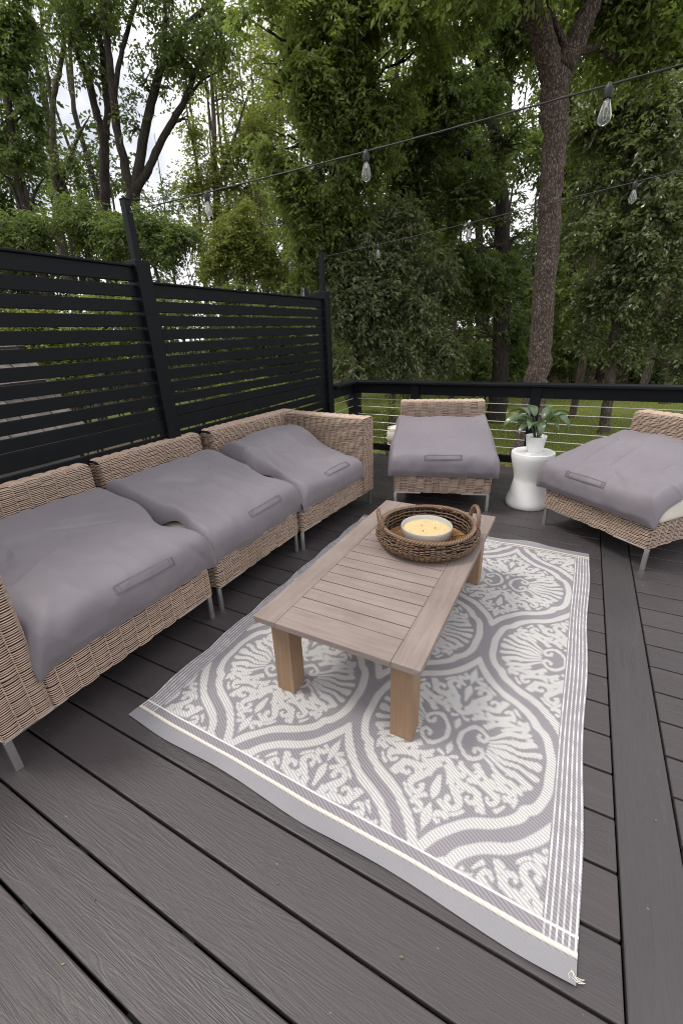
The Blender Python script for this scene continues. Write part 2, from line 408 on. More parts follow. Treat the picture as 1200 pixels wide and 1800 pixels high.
for z in np.linspace(.178, .594, 6):
    q = MB(); pts = [(x-rx, 0, z-.003*math.sin((x+2.4)*2)) for x in np.linspace(-2.44, XE, 24)]
    q.tube(pts, .0042, 6); q.build('cable', M['cable'], rl, smooth=True)
    q = MB(); q.tube([(-2.44-rx, 3.10-ry, z), (-2.44-rx, 3.6-ry, z)], .0042, 6); q.build('cable', M['cable'], rl, smooth=True)
for z in np.linspace(.178, .594, 6):
    q = MB(); q.tube([(-2.40-rx, .0435*0, z), (-2.375-rx, 0, z)], .009, 8); q.build('cable_fitting', M['steel'], rl, smooth=True)

# ================================================================== WICKER FURNITURE
CW_, PT = .060, .0080                            # stake spacing, strand pitch
def rpath(pts, r, closed=False, n=5):
    """rounded polyline in 2-D -> (arc length, points, outward normals) ; outward = right of travel"""
    pts = [np.array(p, float) for p in pts]; outp = []
    K = len(pts)
    for i, p in enumerate(pts):
        if not closed and i in (0, K-1): outp.append(p); continue
        a = pts[i-1]; b = pts[(i+1) % K]
        da = (a-p)/np.linalg.norm(a-p); db = (b-p)/np.linalg.norm(b-p)
        for t in np.linspace(0, 1, n):
            outp.append((1-t)**2*(p+da*r)+2*t*(1-t)*p+t*t*(p+db*r))
    if closed: outp.append(outp[0])
    Q = np.array(outp); s = np.concatenate([[0], np.cumsum(np.linalg.norm(np.diff(Q, axis=0), axis=1))])
    T = np.gradient(Q, axis=0); T /= np.linalg.norm(T, axis=1)[:, None]+1e-9
    if closed: T[0] = T[-1] = (T[0]+T[-1])/np.linalg.norm(T[0]+T[-1])
    N = np.stack([T[:, 1], -T[:, 0]], 1)
    return s, Q, N

def weave(mb, mapf, U, V, cw=CW_, pt=PT, th=.0038, jit=.16, mi=0, seed=0, nu=7, u0=0, v0=0):
    """interlaced strands as real lozenges; mapf(u, v, h) -> xyz arrays"""
    g = np.random.default_rng(seed)
    nc = max(1, round(U/cw)); cw = U/nc; nr = max(1, int(round(V/pt))); pt = V/nr
    ci, ri = np.meshgrid(np.arange(nc), np.arange(nr), indexing='ij')
    ci = ci.reshape(-1); ri = ri.reshape(-1)
    K = len(ci)
    vc = (ri+.5+np.where(ci % 2, .5, 0)-.25)*pt + g.normal(size=K)*pt*jit*.5
    uc = (ci+.5)*cw
    a = np.linspace(-1, 1, nu); b = np.array([-1, 0, 1.])
    A, Bv = np.meshgrid(a, b, indexing='ij')
    prof = np.cos(A*np.pi/2*.96)**.55
    hw = (pt*.5)*(.38+.17*prof)
    tilt = g.normal(size=K)*.05
    u = uc[:, None, None]+A[None]*cw*.535
    v = vc[:, None, None]+Bv[None]*hw[None]+(tilt[:, None, None]*A[None])*pt*1.2
    h = (th*(prof-.55)*1.7)[None]+(th*.62*(1-Bv**2))[None]+g.normal(size=K)[:, None, None]*th*.10
    u = np.clip(u, 0, U); v = np.clip(v, 0, V)
    X = mapf(u, v, h)                           # (K,nu,3,3)
    idx = np.arange(nu*3).reshape(nu, 3)
    f0 = np.stack([idx[:-1, :-1], idx[1:, :-1], idx[1:, 1:], idx[:-1, 1:]], -1).reshape(-1, 4)
    F = (f0[None]+(np.arange(K)*nu*3)[:, None, None]).reshape(-1, 4)
    mb.add(X.reshape(-1, 3), F, mi)

def m_loop(s, Q, N, z0, zdir=1):                # u along a horizontal loop, v up
    def f(u, v, h):
        uu = np.mod(u, s[-1])
        q = [np.interp(uu, s, Q[:, k]) for k in (0, 1)]; n = [np.interp(uu, s, N[:, k]) for k in (0, 1)]
        return np.stack([q[0]+n[0]*h, q[1]+n[1]*h, z0+v], -1)
    return f
def m_wrap(s, Q, N, y0, axis='y'):              # v along a vertical profile, u along y (or x)
    def f(u, v, h):
        q = [np.interp(v, s, Q[:, k]) for k in (0, 1)]; n = [np.interp(v, s, N[:, k]) for k in (0, 1)]
        a, c = q[0]+n[0]*h, q[1]+n[1]*h
        return np.stack([a, y0+u, c], -1) if axis == 'y' else np.stack([y0+u, a, c], -1)
    return f
def m_flat(o, U_, V_, N_):
    o, U_, V_, N_ = (np.array(k, float) for k in (o, U_, V_, N_))
    return lambda u, v, h: o+u[..., None]*U_+v[..., None]*V_+h[..., None]*N_

LEG, SB, HT, DEP, BT, ARM = .137, .285, .70, .86, .15, .15
def make_module(name, label, cat, group, loc, rz, width, arm=0, seed=1):
    """local frame: front centre of the SEAT on the floor, +x = front, +y = left. arm = -1 / +1 adds an arm on that side"""
    root = empty(name, loc, rz); tag(root, label, cat, group)
    h = width/2
    # seat base
    q = MB(); s, Q, N = rpath([(0, -h), (0, h), (-DEP, h), (-DEP, -h)], .03, True)
    weave(q, m_loop(s, Q, N, LEG), s[-1], SB-LEG, seed=seed)
    s2, Q2, N2 = rpath([(-.30, SB-.002), (0, SB-.002)], .01)
    weave(q, m_flat((0, -h+.012, SB-.003), (0, 1, 0), (-1, 0, 0), (0, 0, 1)), width-.024, .25, seed=seed+1)
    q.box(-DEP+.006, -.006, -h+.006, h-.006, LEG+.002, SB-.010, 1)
    q.build('seat_base', [M['wicker'], M['wickdark']], root, smooth=True)
    # backrest, strands wrap over the top
    y0, y1 = -h, h
    if arm < 0: y0 = -h-ARM
    if arm > 0: y1 = h+ARM
    q = MB(); s, Q, N = rpath([(-DEP+BT, SB-.01), (-DEP+BT, HT), (-DEP, HT), (-DEP, SB-.01)], .035)
    N = -N if N[0][0] < 0 else N
    weave(q, m_wrap(s, Q, N, y0+.002), y1-y0-.004, s[-1], seed=seed+2)
    for yy, sg in ((y0, -1), (y1, 1)):
        weave(q, m_flat((-DEP+.004, yy-sg*.002, SB-.01), (1, 0, 0), (0, 0, 1), (0, sg, 0)), BT-.008, HT-SB-.006, cw=.045, seed=seed+3)
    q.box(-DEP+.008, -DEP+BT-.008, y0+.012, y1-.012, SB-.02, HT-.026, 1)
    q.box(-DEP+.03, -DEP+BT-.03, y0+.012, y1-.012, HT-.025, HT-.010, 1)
    q.build('backrest', [M['wicker'], M['wickdark']], root, smooth=True)
    if arm:
        a0, a1 = (h, h+ARM) if arm > 0 else (-h-ARM, -h)
        xa = -DEP+BT-.002
        q = MB(); s, Q, N = rpath([(a1, LEG), (a1, HT-.004), (a0, HT-.004), (a0, SB)], .032)
        # profile runs up the +y side, over, down the -y side: outward is to the right of travel
        N = -N if N[0][0] < 0 else N
        if arm < 0:
            s, Q, N = rpath([(a0, LEG), (a0, HT-.004), (a1, HT-.004), (a1, SB)], .032); N = -N if N[0][0] > 0 else N
        weave(q, m_wrap(s, Q, N, xa, 'x'), -xa-.002, s[-1], seed=seed+4)
        weave(q, m_flat((-.001, a0+.001, LEG), (0, 1, 0), (0, 0, 1), (1, 0, 0)), ARM-.002, HT-LEG-.010, cw=.05, seed=seed+5)
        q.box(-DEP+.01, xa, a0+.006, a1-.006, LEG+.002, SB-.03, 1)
        weave(q, m_flat((-DEP, a1-.003 if arm > 0 else a0+.003, LEG), (1, 0, 0), (0, 0, 1), (0, arm, 0)), BT, SB-LEG, seed=seed+6)
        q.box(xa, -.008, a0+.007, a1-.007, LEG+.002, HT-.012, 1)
        q.build('armrest', [M['wicker'], M['wickdark']], root, smooth=True)
    # L shaped flat steel legs, one at each corner
    fy0, fy1 = y0+.012, y1-.012
    for x, sx in ((-.022, -1), (-DEP+.022, 1)):
        for yy, sy in ((fy0, 1), (fy1, -1)):
            q = MB()
            q.bar((x, yy, 0), (x, yy, LEG-.012), .022, .014, up=(1, 0, 0))
            q.box(x-.012, x+.012, min(yy-sy*.007, yy+sy*.19), max(yy-sy*.006, yy+sy*.19), LEG-.0118, LEG-.001)
            q.build('leg', M['steel'], root, bevel=.0015)
    return root

def fbm(x, y, z, o=3):
    return noise.fractal(Vector((x, y, z)), 1.0, 2.0, o)

def make_cover(label, loc, rz, width, prof, seed, group, strap_u=.5, strap_v=.30, drop=.085, creases=(), side=(0, 0), strap_tilt=0.0, yo=0.0, corner=0.0, amp=.010, gaps=((0, 0), (0, 0))):
    """fitted cloth bag. prof = (x, z) points from the front hem up and back. local frame as the module"""
    g = random.Random(seed)
    pr = np.array(prof, float)
    # smooth the profile (Chaikin)
    for _ in range(2):
        a = pr[:-1]*.75+pr[1:]*.25; b = pr[:-1]*.25+pr[1:]*.75
        mid = np.empty((2*len(a), 2)); mid[0::2] = a; mid[1::2] = b
        pr = np.vstack([pr[:1], mid, pr[-1:]])
    s = np.concatenate([[0], np.cumsum(np.linalg.norm(np.diff(pr, axis=0), axis=1))])
    Lp = s[-1]
    NU, NV = 120, 130
    us = np.linspace(0, 1, NU); vs = np.linspace(0, 1, NV)
    X = np.interp(vs*Lp, s, pr[:, 0]); Z = np.interp(vs*Lp, s, pr[:, 1])
    tx = np.gradient(X); tz = np.gradient(Z); ln = np.hypot(tx, tz); nx, nzv = tz/ln, -tx/ln
    P = np.zeros((NU, NV, 3))
    cre = list(creases)
    for _ in range(12):
        u0, v0 = g.random(), .15+.8*g.random(); a = g.uniform(-1.0, 1.0)+(1.57 if g.random() < .45 else 0)
        l = g.uniform(.12, .35); cre.append((u0, v0, u0+math.cos(a)*l, v0+math.sin(a)*l, g.uniform(.008, .017), g.uniform(-.008, .009)))
    for i, u in enumerate(us):
        for j, v in enumerate(vs):
            e0, e1 = u*width, (1-u)*width
            y = (u-.5)*width+yo; d = 0; yin = 0
            for e, sg, k in ((e0, -1, 0), (e1, 1, 1)):
                rr = .055+side[k]
                if e < rr:
                    t = 1-e/rr
                    d += drop*(1+side[k]*6)*(1+1.1*max(0, min(1, (v-.42)/.35)))*(t**1.7)*(.75+.5*math.sin(v*5+seed+k*2)**2*.8)
                    yin += -sg*(.012*t**2)
            for k, e in ((0, e0), (1, e1)):           # hem pulled open along the side
                vc, am_ = gaps[k]
                if am_ and e < .22:
                    gq = am_*math.exp(-((v-vc)/.13)**2)*(1-e/.22)**1.3; yin += gq*(1 if k == 0 else -1); d *= 1-.5*gq/am_*(e < .06)
            nn = fbm(u*width*3.2, v*Lp*3.2, seed*3.7)*amp*1.6+fbm(u*width*9, v*Lp*9, seed*1.3+5, 2)*amp*.28
            for (u0, v0, u1, v1, wd, am) in cre:
                ax, ay, bx_, by_ = u0*width, v0*Lp, u1*width, v1*Lp; px, py = u*width, v*Lp
                dx, dy = bx_-ax, by_-ay; L2 = dx*dx+dy*dy+1e-9
                tt = ((px-ax)*dx+(py-ay)*dy)/L2; tc_ = min(1, max(0, tt))
                dd = math.hypot(px-ax-dx*tc_, py-ay-dy*tc_)
                if dd < wd*3: nn += am*math.exp(-(dd/wd)**2)*math.sin(math.pi*min(1, max(.05, tc_)))**.5
            px_, py_ = u*width, v*Lp; msk = max(0, fbm(px_*2.1+seed, py_*2.1, 9.0, 2)+.25)
            rg = 1-abs(fbm(px_*4.5+py_*1.5, py_*3.0-px_*2.0, seed*2.1+3, 2)); nn += (rg**6)*.0060*msk*(.35+.65*min(1, min(e0, e1)/.05))
            belly = .010*math.sin(math.pi*u)*math.sin(math.pi*min(1, v*1.1))
            bk = corner*max(0, v-.8)/.2*(max(0, 1-min(u, 1-u)/.18))
            off = nn+belly
            fade = min(1, v/.06+.25)
            x = X[j]+nx[j]*off*fade
            z = Z[j]+nzv[j]*off*fade
            zt = max(.272 if X[j] > -.1 else .30, z-d+bk)
            if v < .05: x -= .012*(1-v/.05)
            x += .012*math.sin(u*17+seed)*max(0, .10-v)*2 - (d*.18 if v < .35 else 0)
            P[i, j] = (x, y+yin, zt)
    q = MB(); q.grid(P); q.f = [f_[:, ::-1] for f_ in q.f]
    o = q.build('cushion_cover', [M['cover'], M['coverseam']], smooth=True)
    o.location = loc; o.rotation_euler = (0, 0, rz)
    tag(o, label, 'cushion cover', group)
    sm = o.modifiers.new('solid', 'SOLIDIFY'); sm.thickness = .003; sm.offset = -1
    def surf(u, v, off):
        fi = min(max(u, 0), 1)*(NU-1.001); fj = min(max(v, 0), 1)*(NV-1.001); i, j = int(fi), int(fj); a, b = fi-i, fj-j
        p = P[i, j]*(1-a)*(1-b)+P[i+1, j]*a*(1-b)+P[i, j+1]*(1-a)*b+P[i+1, j+1]*a*b
        tu = P[i+1, j]-P[i, j]; tv = P[i, j+1]-P[i, j]; n = np.cross(tv, tu); n /= np.linalg.norm(n)+1e-9
        if n[2]*nzv[j]+n[0]*nx[j] < 0: n = -n
        return p+n*off
    # carrying handle strap with stitched ends
    hl, hw = .128/width, .016/Lp
    G = np.array([[surf(strap_u+a*hl+0*b, strap_v+strap_tilt*a+b*hw, .0040+.0028*(1-a*a)) for b in (-1, -.5, 0, .5, 1)] for a in np.linspace(-1, 1, 30)])
    q = MB(); q.grid(G)
    st = q.build('handle_strap', M['coverseam'], o, smooth=True)
    sm = st.modifiers.new('solid', 'SOLIDIFY'); sm.thickness = .0025
    q = MB()
    for bb_ in (-1, 1): q.tube([surf(strap_u+a*hl, strap_v+strap_tilt*a+bb_*hw, .0058+.0028*(1-a*a)) for a in np.linspace(-1, 1, 24)], .0011, 5)
    for aa in (-1, -.86, .86, 1): q.tube([surf(strap_u+aa*hl, strap_v+strap_tilt*aa+b*hw, .0062) for b in np.linspace(-1, 1, 6)], .0018, 5)
    q.build('strap_stitching', M['coverseam'], o, smooth=True)
    # sewn centre seam and hem binding
    q = MB(); q.tube([surf(strap_u+.02, v, .0014) for v in np.linspace(.02, strap_v+.12, 30)], .0022, 5)
    for uu in (.055, .945): q.tube([surf(uu, v, .0008) for v in np.linspace(.03, .985, 60)], .0016, 5)
    q.tube([surf(u, .004, .001) for u in np.linspace(0, 1, 60)], .0034, 6)
    q.tube([surf(0.002, v, .001) for v in np.linspace(0, 1, 60)], .0034, 6)
    q.tube([surf(.998, v, .001) for v in np.linspace(0, 1, 60)], .0034, 6)
    q.build('hem', M['coverseam'], o, smooth=True)
    return o

def make_cushion(name, label, cat, group, loc, rz, x0, x1, y0, y1, z0, z1, r=.05, puff=.02, tilt=0):
    n = 26; q = MB()
    bm = bmesh.new(); bmesh.ops.create_cube(bm, size=1)
    bmesh.ops.subdivide_edges(bm, edges=bm.edges[:], cuts=14, use_grid_fill=True)
    for v in bm.verts:
        p = v.co*2
        sx, sy, sz = (x1-x0)/2, (y1-y0)/2, (z1-z0)/2
        c = Vector((p.x*sx, p.y*sy, p.z*sz))
        inner = Vector((max(-sx+r, min(sx-r, c.x)), max(-sy+r, min(sy-r, c.y)), max(-sz+r, min(sz-r, c.z))))
        d = c-inner
        if d.length > 1e-6: c = inner+d.normalized()*r
        c.z += puff*p.z*math.cos(p.x*1.4)*math.cos(p.y*1.4)
        v.co = c
    if tilt: bmesh.ops.rotate(bm, verts=bm.verts, cent=(0, 0, 0), matrix=Matrix.Rotation(tilt, 3, 'Y'))
    bmesh.ops.translate(bm, verts=bm.verts, vec=((x0+x1)/2, (y0+y1)/2, (z0+z1)/2))
    for f in bm.faces: f.smooth = True
    me = bpy.data.meshes.new(name); bm.to_mesh(me); bm.free(); me.materials.append(M['cushion'])
    o = bpy.data.objects.new(name, me); COL.objects.link(o); o.location = loc; o.rotation_euler = (0, 0, rz)
    tag(o, label, cat, group)
    # piping cord round the seam
    q = MB(); yy0, yy1, xx0, xx1 = y0+.012, y1-.012, x0+.012, x1-.012
    if not tilt:
        for z in (z0+.02, z1-.022):
            s, Q, N = rpath([(xx0, yy0), (xx1, yy0), (xx1, yy1), (xx0, yy1)], .05, True)
            q.tube([(a[0], a[1], z) for a in Q], .0045, 6)
        q.build('piping', M['cushion'], o, smooth=True)
    return o

G_S = 'wicker sectional sofa sections'
SOFA = [('near sofa', (-1.656, .122, 0), 0.0, .745, -1), ('mid', (-1.660, .8925, 0), 0.0, .70, 0), ('far', (-1.6063, 1.628, 0), -.0793, .75, 1)]
make_module('sofa_section', 'near tan wicker sofa section with an armrest at the near end, closest to the camera', 'sofa section', G_S, *SOFA[0][1:], seed=11)
make_module('sofa_section', 'armless middle tan wicker sofa section between the two with armrests', 'sofa section', G_S, *SOFA[1][1:], seed=31)
make_module('sofa_section', 'far tan wicker sofa section with an armrest by the railing corner', 'sofa section', G_S, *SOFA[2][1:], seed=51)
CH = [((-1.0552, 2.2352, 0), .3025-math.pi/2), ((-.0894, 2.0353, 0), -.6777-math.pi/2)]
G_C = 'armless wicker chairs'
make_module('wicker_chair', 'armless tan wicker chair against the railing beyond the coffee table', 'chair', G_C, CH[0][0], CH[0][1], .70, 0, seed=71)
make_module('wicker_chair', 'armless tan wicker chair turned towards the rug at the right edge', 'chair', G_C, CH[1][0], CH[1][1], .70, 0, seed=91)

G_V = 'mauve grey covers over the seat cushions'
PA = [(.012, .272), (.03, .33), (.03, .41), (-.02, .455), (-.16, .475), (-.34, .52), (-.52, .556), (-.66, .578), (-.70, .57)]
PB = [(.012, .272), (.028, .33), (.026, .40), (-.02, .45), (-.16, .48), (-.34, .535), (-.52, .580), (-.64, .600), (-.70, .585)]
PC = [(.012, .272), (.026, .33), (.024, .39), (-.02, .43), (-.15, .45), (-.30, .505), (-.42, .59), (-.54, .63), (-.66, .62), (-.70, .56)]
PD = [(.03, .270), (.048, .32), (.046, .40), (.0, .455), (-.14, .475), (-.34, .515), (-.52, .552), (-.66, .578), (-.705, .570)]
make_cover('grey cover stretched over the near sofa section, its strap nearest the camera', SOFA[0][1], 0, .82, [(a, b+.010) for a, b in PA], 1, G_V, .54, .165, .10,
           creases=[(.05, .15, .12, .45, .02, -.006), (.55, .75, .9, .62, .03, .006), (.03, .12, .2, .3, .02, .005)], side=(0, .01), yo=.012, strap_tilt=-.004, gaps=((0, 0), (.44, .085)))
make_cover('grey cover over the middle sofa section, overlapping both its neighbours', SOFA[1][1], 0, .78, PB, 2, G_V, .56, .175, .08,
           creases=[(.5, .3, .45, .85, .02, .005), (.75, .2, .55, .7, .02, .005), (.2, .8, .5, .55, .03, -.006)], side=(.005, .01), yo=.0, gaps=((.46, .055), (.42, .065)))
make_cover('humped grey cover over the far sofa section in the corner', SOFA[2][1], SOFA[2][2], .76, PC, 3, G_V, .56, .175, .085,
           creases=[(.6, .55, .98, .3, .03, .008), (.3, .3, .25, .8, .02, .005)], side=(.015, .02), yo=-.01, gaps=((.46, .070), (0, 0)))
make_cover('grey cover slumped over the chair against the railing', CH[0][0], CH[0][1], .80, PD, 4, G_V, .50, .165, .05,
           creases=[(.1, .3, .02, .1, .02, -.006), (.9, .3, .98, .1, .02, -.006), (.85, .9, .7, .6, .02, .006)], corner=.022, strap_tilt=0.003)
make_cover('grey cover over the right hand chair, cream cushion showing at its corner', CH[1][0], CH[1][1], .80, PD, 5, G_V, .44, .165, .075,
           creases=[(.3, .3, .22, .75, .016, .009), (.5, .28, .42, .75, .016, .008), (.15, .3, .1, .6, .02, .006)], side=(0, .01), yo=-.012)
G_K = 'cream seat cushions under the covers'
make_cushion('seat_cushion', 'cream seat cushion glimpsed in the gap under the near sofa cover', 'cushion', G_K, SOFA[0][1], 0, -.69, 0, -.36, .365, SB-.002, SB+.13, puff=.005)
make_cushion('seat_cushion', 'cream seat cushion under the cover of the middle sofa section', 'cushion', G_K, SOFA[1][1], 0, -.69, -.005, -.34, .34, SB-.002, SB+.13, puff=.005)
make_cushion('seat_cushion', 'cream seat cushion under the humped cover in the sofa corner', 'cushion', G_K, SOFA[2][1], SOFA[2][2], -.69, -.02, -.36, .36, SB-.002, SB+.12, puff=.005)
make_cushion('seat_cushion', 'cream seat cushion beneath the cover of the chair against the railing', 'cushion', G_K, CH[0][0], CH[0][1], -.69, -.01, -.36, .36, SB-.002, SB+.13, puff=.005)
make_cushion('seat_cushion', 'cream seat cushion poking out at the front corner of the right hand chair', 'cushion', G_K, CH[1][0], CH[1][1], -.69, .012, -.345, .372, SB-.002, SB+.135, puff=.003, r=.03)
make_cushion('back_cushion', 'rounded cream back cushion bulging out left of the chair against the railing', 'cushion', None, CH[0][0], CH[0][1], -.66, -.50, -.455, .33, .35, .525, r=.078, puff=.0)

# ================================================================== COFFEE TABLE
TX0, TX1, TY0, TY1, TH = -1.156, -.549, .214, 1.425, .36
tb = empty('coffee_table', ((TX0+TX1)/2, (TY0+TY1)/2, 0))
tag(tb, 'low weathered teak coffee table with slatted top standing on the patterned rug', 'coffee table')
tx, ty = tb.location.x, tb.location.y
def tbx(x0, x1, y0, y1, z0, z1): return (x0-tx, x1-tx, y0-ty, y1-ty, z0, z1)
q = MB(); q.box(*tbx(TX0, TX0+.092, TY0, TY1, TH-.024, TH)); q.build('frame_rail', M['teaktop'], tb, bevel=.003)
q = MB(); q.box(*tbx(TX1-.092, TX1, TY0, TY1, TH-.024, TH))
q.build('frame_rail', M['teaktop'], tb, bevel=.003)
q = MB(); q.box(*tbx(TX0+.0925, TX1-.0925, TY0, TY0+.107, TH-.0245, TH-.0004)); q.build('end_rail', M['teakx'], tb, bevel=.003)
q = MB(); q.box(*tbx(TX0+.0925, TX1-.0925, TY1-.107, TY1, TH-.0245, TH-.0004))
q.build('end_rail', M['teakx'], tb, bevel=.003)
q = MB(); n = 15; y0 = TY0+.107+.0025; pitch = (TY1-TY0-.214-.0025)/n
for k in range(n):
    q.box(*tbx(TX0+.0926, TX1-.0926, y0+k*pitch, y0+(k+1)*pitch-.0048, TH-.022, TH-.0012+rng.normal()*.0004))
q.build('slat_top', M['teakx'], tb, bevel=.0016)
for sx in (0, 1):
    for sy in (0, 1):
        x0 = TX0+.034 if sx == 0 else TX1-.034-.076; y0 = TY0+.045 if sy == 0 else TY1-.045-.076
        q = MB(); q.box(*tbx(x0, x0+.076, y0, y0+.076, .004, TH-.0245)); q.build('leg', M['teakleg'], tb, bevel=.003)
q = MB()
q.box(*tbx(TX0+.11, TX1-.11, TY0+.068, TY0+.090, TH-.085, TH-.025)); q.box(*tbx(TX0+.11, TX1-.11, TY1-.090, TY1-.068, TH-.085, TH-.025))
q.box(*tbx(TX0+.057, TX0+.079, TY0+.121, TY1-.121, TH-.085, TH-.0245)); q.box(*tbx(TX1-.079, TX1-.057, TY0+.121, TY1-.121, TH-.085, TH-.0245))
q.build('apron', M['teakleg'], tb, bevel=.002)

# ================================================================== TRAY AND CANDLE
tr = empty('wicker_tray', (-.785, 1.005, TH)); tr.scale = (.935, .935, .95); tag(tr, 'round dark brown woven tray with two loop handles on the coffee table', 'tray')
q = MB()
s, Q, N = rpath([(.165, .004), (.20, .006), (.243, .036), (.243, .068), (.222, .098), (.208, .096), (.212, .05), (.20, .012)], .02)
Nn = -N
def m_tray(u, v, h):
    ang = u/.24; r = np.interp(v, s, Q[:, 0]); z = np.interp(v, s, Q[:, 1]); n0 = np.interp(v, s, N[:, 0]); n1 = np.interp(v, s, N[:, 1])
    r = r+n0*h; z = z+n1*h
    wob = 1+.012*np.sin(ang*3+1)
    return np.stack([np.cos(ang)*r*wob, np.sin(ang)*r*wob, z+.004*np.sin(ang*2)], -1)
weave(q, m_tray, 2*math.pi*.24, s[-1]*.62, cw=.024, pt=.0072, th=.0062, jit=.7, seed=5)
q.lathe([(max(.01, a[0]-.006) if i < len(Q)*.6 else a[0], a[1]) for i, a in enumerate(Q)], 60, mi=1)
q.build('wall', [M['trayw'], M['wickdark']], tr, smooth=True)
q = MB()                                         # open lattice inside of the wall: slim stakes with gaps
for k in range(46):
    a = k/46*2*math.pi; q.tube([(math.cos(a+d)*.2085, math.sin(a+d)*.2085, z) for d, z in ((0, .012), (.03, .045), (0, .09))], .0028, 5)
for z in (.022, .04, .058, .076):
    q.tube([(math.cos(a)*(.2055+.002*math.sin(a*23)), math.sin(a)*(.2055+.002*math.sin(a*23)), z+.002*math.sin(a*11+z*90)) for a in np.linspace(0, 2*math.pi, 90)], .0034, 5)
q.build('lattice', M['trayw'], tr, smooth=True)
q = MB()                                         # braided rim
for ph in (0, 2.1, 4.2):
    q.tube([(math.cos(a)*(.220+.007*math.cos(a*30+ph)), math.sin(a)*(.220+.007*math.cos(a*30+ph)), .0995+.0055*math.sin(a*30+ph)+.004*math.sin(a*2)) for a in np.linspace(0, 2*math.pi, 400)], .0052, 6)
q.build('rim', M['trayw'], tr, smooth=True)
q = MB()
for k in range(15):
    r0 = .012+k*.0135; q.tube([(math.cos(a)*(r0+.002*math.sin(a*(8+k))), math.sin(a)*(r0+.002*math.sin(a*(8+k))), .009+.0012*math.sin(a*(9+k*2))) for a in np.linspace(0, 2*math.pi, 40+k*5)], .0065, 6)
for k in range(10):
    a = k/10*math.pi*2; q.tube([(math.cos(a)*.11, math.sin(a)*.11, .0165), (math.cos(a)*.203, math.sin(a)*.203, .018)], .0022, 5)
q.build('floor', M['trayl'], tr, smooth=True)
for ang in (R(28), R(208)):
    q = MB(); c_, s_ = math.cos(ang), math.sin(ang)
    for ph in (0, 2.1, 4.2):
        pts = []
        for t_ in np.linspace(0, 1, 70):
            th_ = t_*math.pi; sp = .066*math.cos(th_); hh = .085*math.sin(th_)**.8
            rr = .226+.010*math.sin(th_)+.0055*math.cos(t_*40+ph); tt_ = sp+.0055*math.sin(t_*40+ph)*abs(math.sin(th_))
            pts.append((c_*rr-s_*tt_, s_*rr+c_*tt_, .088+hh+.0055*math.sin(t_*40+ph)*abs(math.cos(th_))))
        q.tube(pts, .0058, 6)
    q.build('handle', M['trayw'], tr, smooth=True)
cd = empty('candle', (-.795, 1.035, TH+.017)); cd.scale = (1.08, 1.08, 1.0); tag(cd, 'wide pale yellow candle in a frosted glass dish inside the woven tray', 'candle')
q = MB(); q.lathe([(.001, .0), (.098, .0), (.104, .005), (.108, .044), (.1085, .0525), (.1065, .0545), (.1045, .0525), (.1035, .012), (.098, .008), (.001, .008)], 64); q.build('glass_dish', M['frost'], cd, smooth=True)
q = MB(); q.lathe([(.001, .0085), (.097, .0085), (.1030, .013), (.1032, .034), (.101, .0355), (.05, .0345), (.001, .0345)], 64); q.build('wax', M['wax'], cd, smooth=True)
for k in range(3):
    a = k*2.1+.4; q = MB(); q.tube([(.035*math.cos(a), .035*math.sin(a), .034), (.036*math.cos(a), .035*math.sin(a), .040), (.037*math.cos(a), .036*math.sin(a), .042)], .0012, 5); q.build('wick', M['wickdark'], cd)

# ================================================================== SIDE TABLE AND PLANT
sx_, sy_ = -.492, 2.612
st_ = empty('side_table', (sx_, sy_, 0)); tag(st_, 'white hourglass shaped side table between the two wicker chairs', 'side table')
q = MB(); q.lathe([(.001, .0), (.146, .0), (.152, .006), (.152, .030), (.146, .055), (.130, .10), (.119, .155), (.112, .195), (.1105, .212), (.114, .235), (.122, .28), (.138, .33), (.147, .375), (.149, .40), (.147, .4085)], 72)
q.build('body', M['white'], st_, smooth=True)
q = MB(); q.lathe([(.147, .4088), (.1475, .4125), (.143, .4155), (.136, .414), (.130, .4125), (.001, .4125)], 72); q.build('top', M['white'], st_, smooth=True)
pp = empty('potted_plant', (sx_+.005, sy_+.01, .4125)); tag(pp, 'leafy green house plant in a white tapered pot on the side table', 'potted plant')
q = MB(); q.lathe([(.001, .0), (.050, .0), (.053, .004), (.071, .108), (.073, .115), (.071, .117), (.068, .114), (.062, .085), (.001, .085)], 48); q.build('pot', M['ceramic'], pp, smooth=True)
q = MB(); q.lathe([(.001, .098), (.03, .0965), (.0645, .095)], 32); q.build('soil', M['soil'], pp)
def plant_leaf(az, L, lift, droop, wd, roll, hstalk):
    """stalk and one broad pointed leaf, arching out and down"""
    q = MB(); d = np.array([math.cos(az), math.sin(az), 0]); sd_ = np.array([-d[1], d[0], 0])
    stalk = [d*(.012+.055*t)+np.array([0, 0, .095+hstalk*t**.8]) for t in np.linspace(0, 1, 7)]
    q.tube(stalk, np.linspace(.0035, .0022, 7), 5)
    p = stalk[-1].copy(); nL = 12; Pm = []; ang = lift
    for k in range(nL+1):
        t = k/nL; ww = wd*math.sin(math.pi*min(1, t*1.02+.03)**.75)**.9*(1-.15*t)
        fwd = d*math.cos(ang)+np.array([0, 0, math.sin(ang)]); up = -d*math.sin(ang)+np.array([0, 0, math.cos(ang)])
        sv = sd_*math.cos(roll)+up*math.sin(roll)
        row = []
        for c in (-1, -.5, 0, .5, 1):
            row.append(p+sv*c*ww+up*(.35*ww*abs(c)**1.3)+up*.003*math.sin(t*14+c*3))
        Pm.append(row); p = p+fwd*L/nL; ang -= droop/nL
    q.grid(np.array(Pm)); return q
pl = random.Random(5)
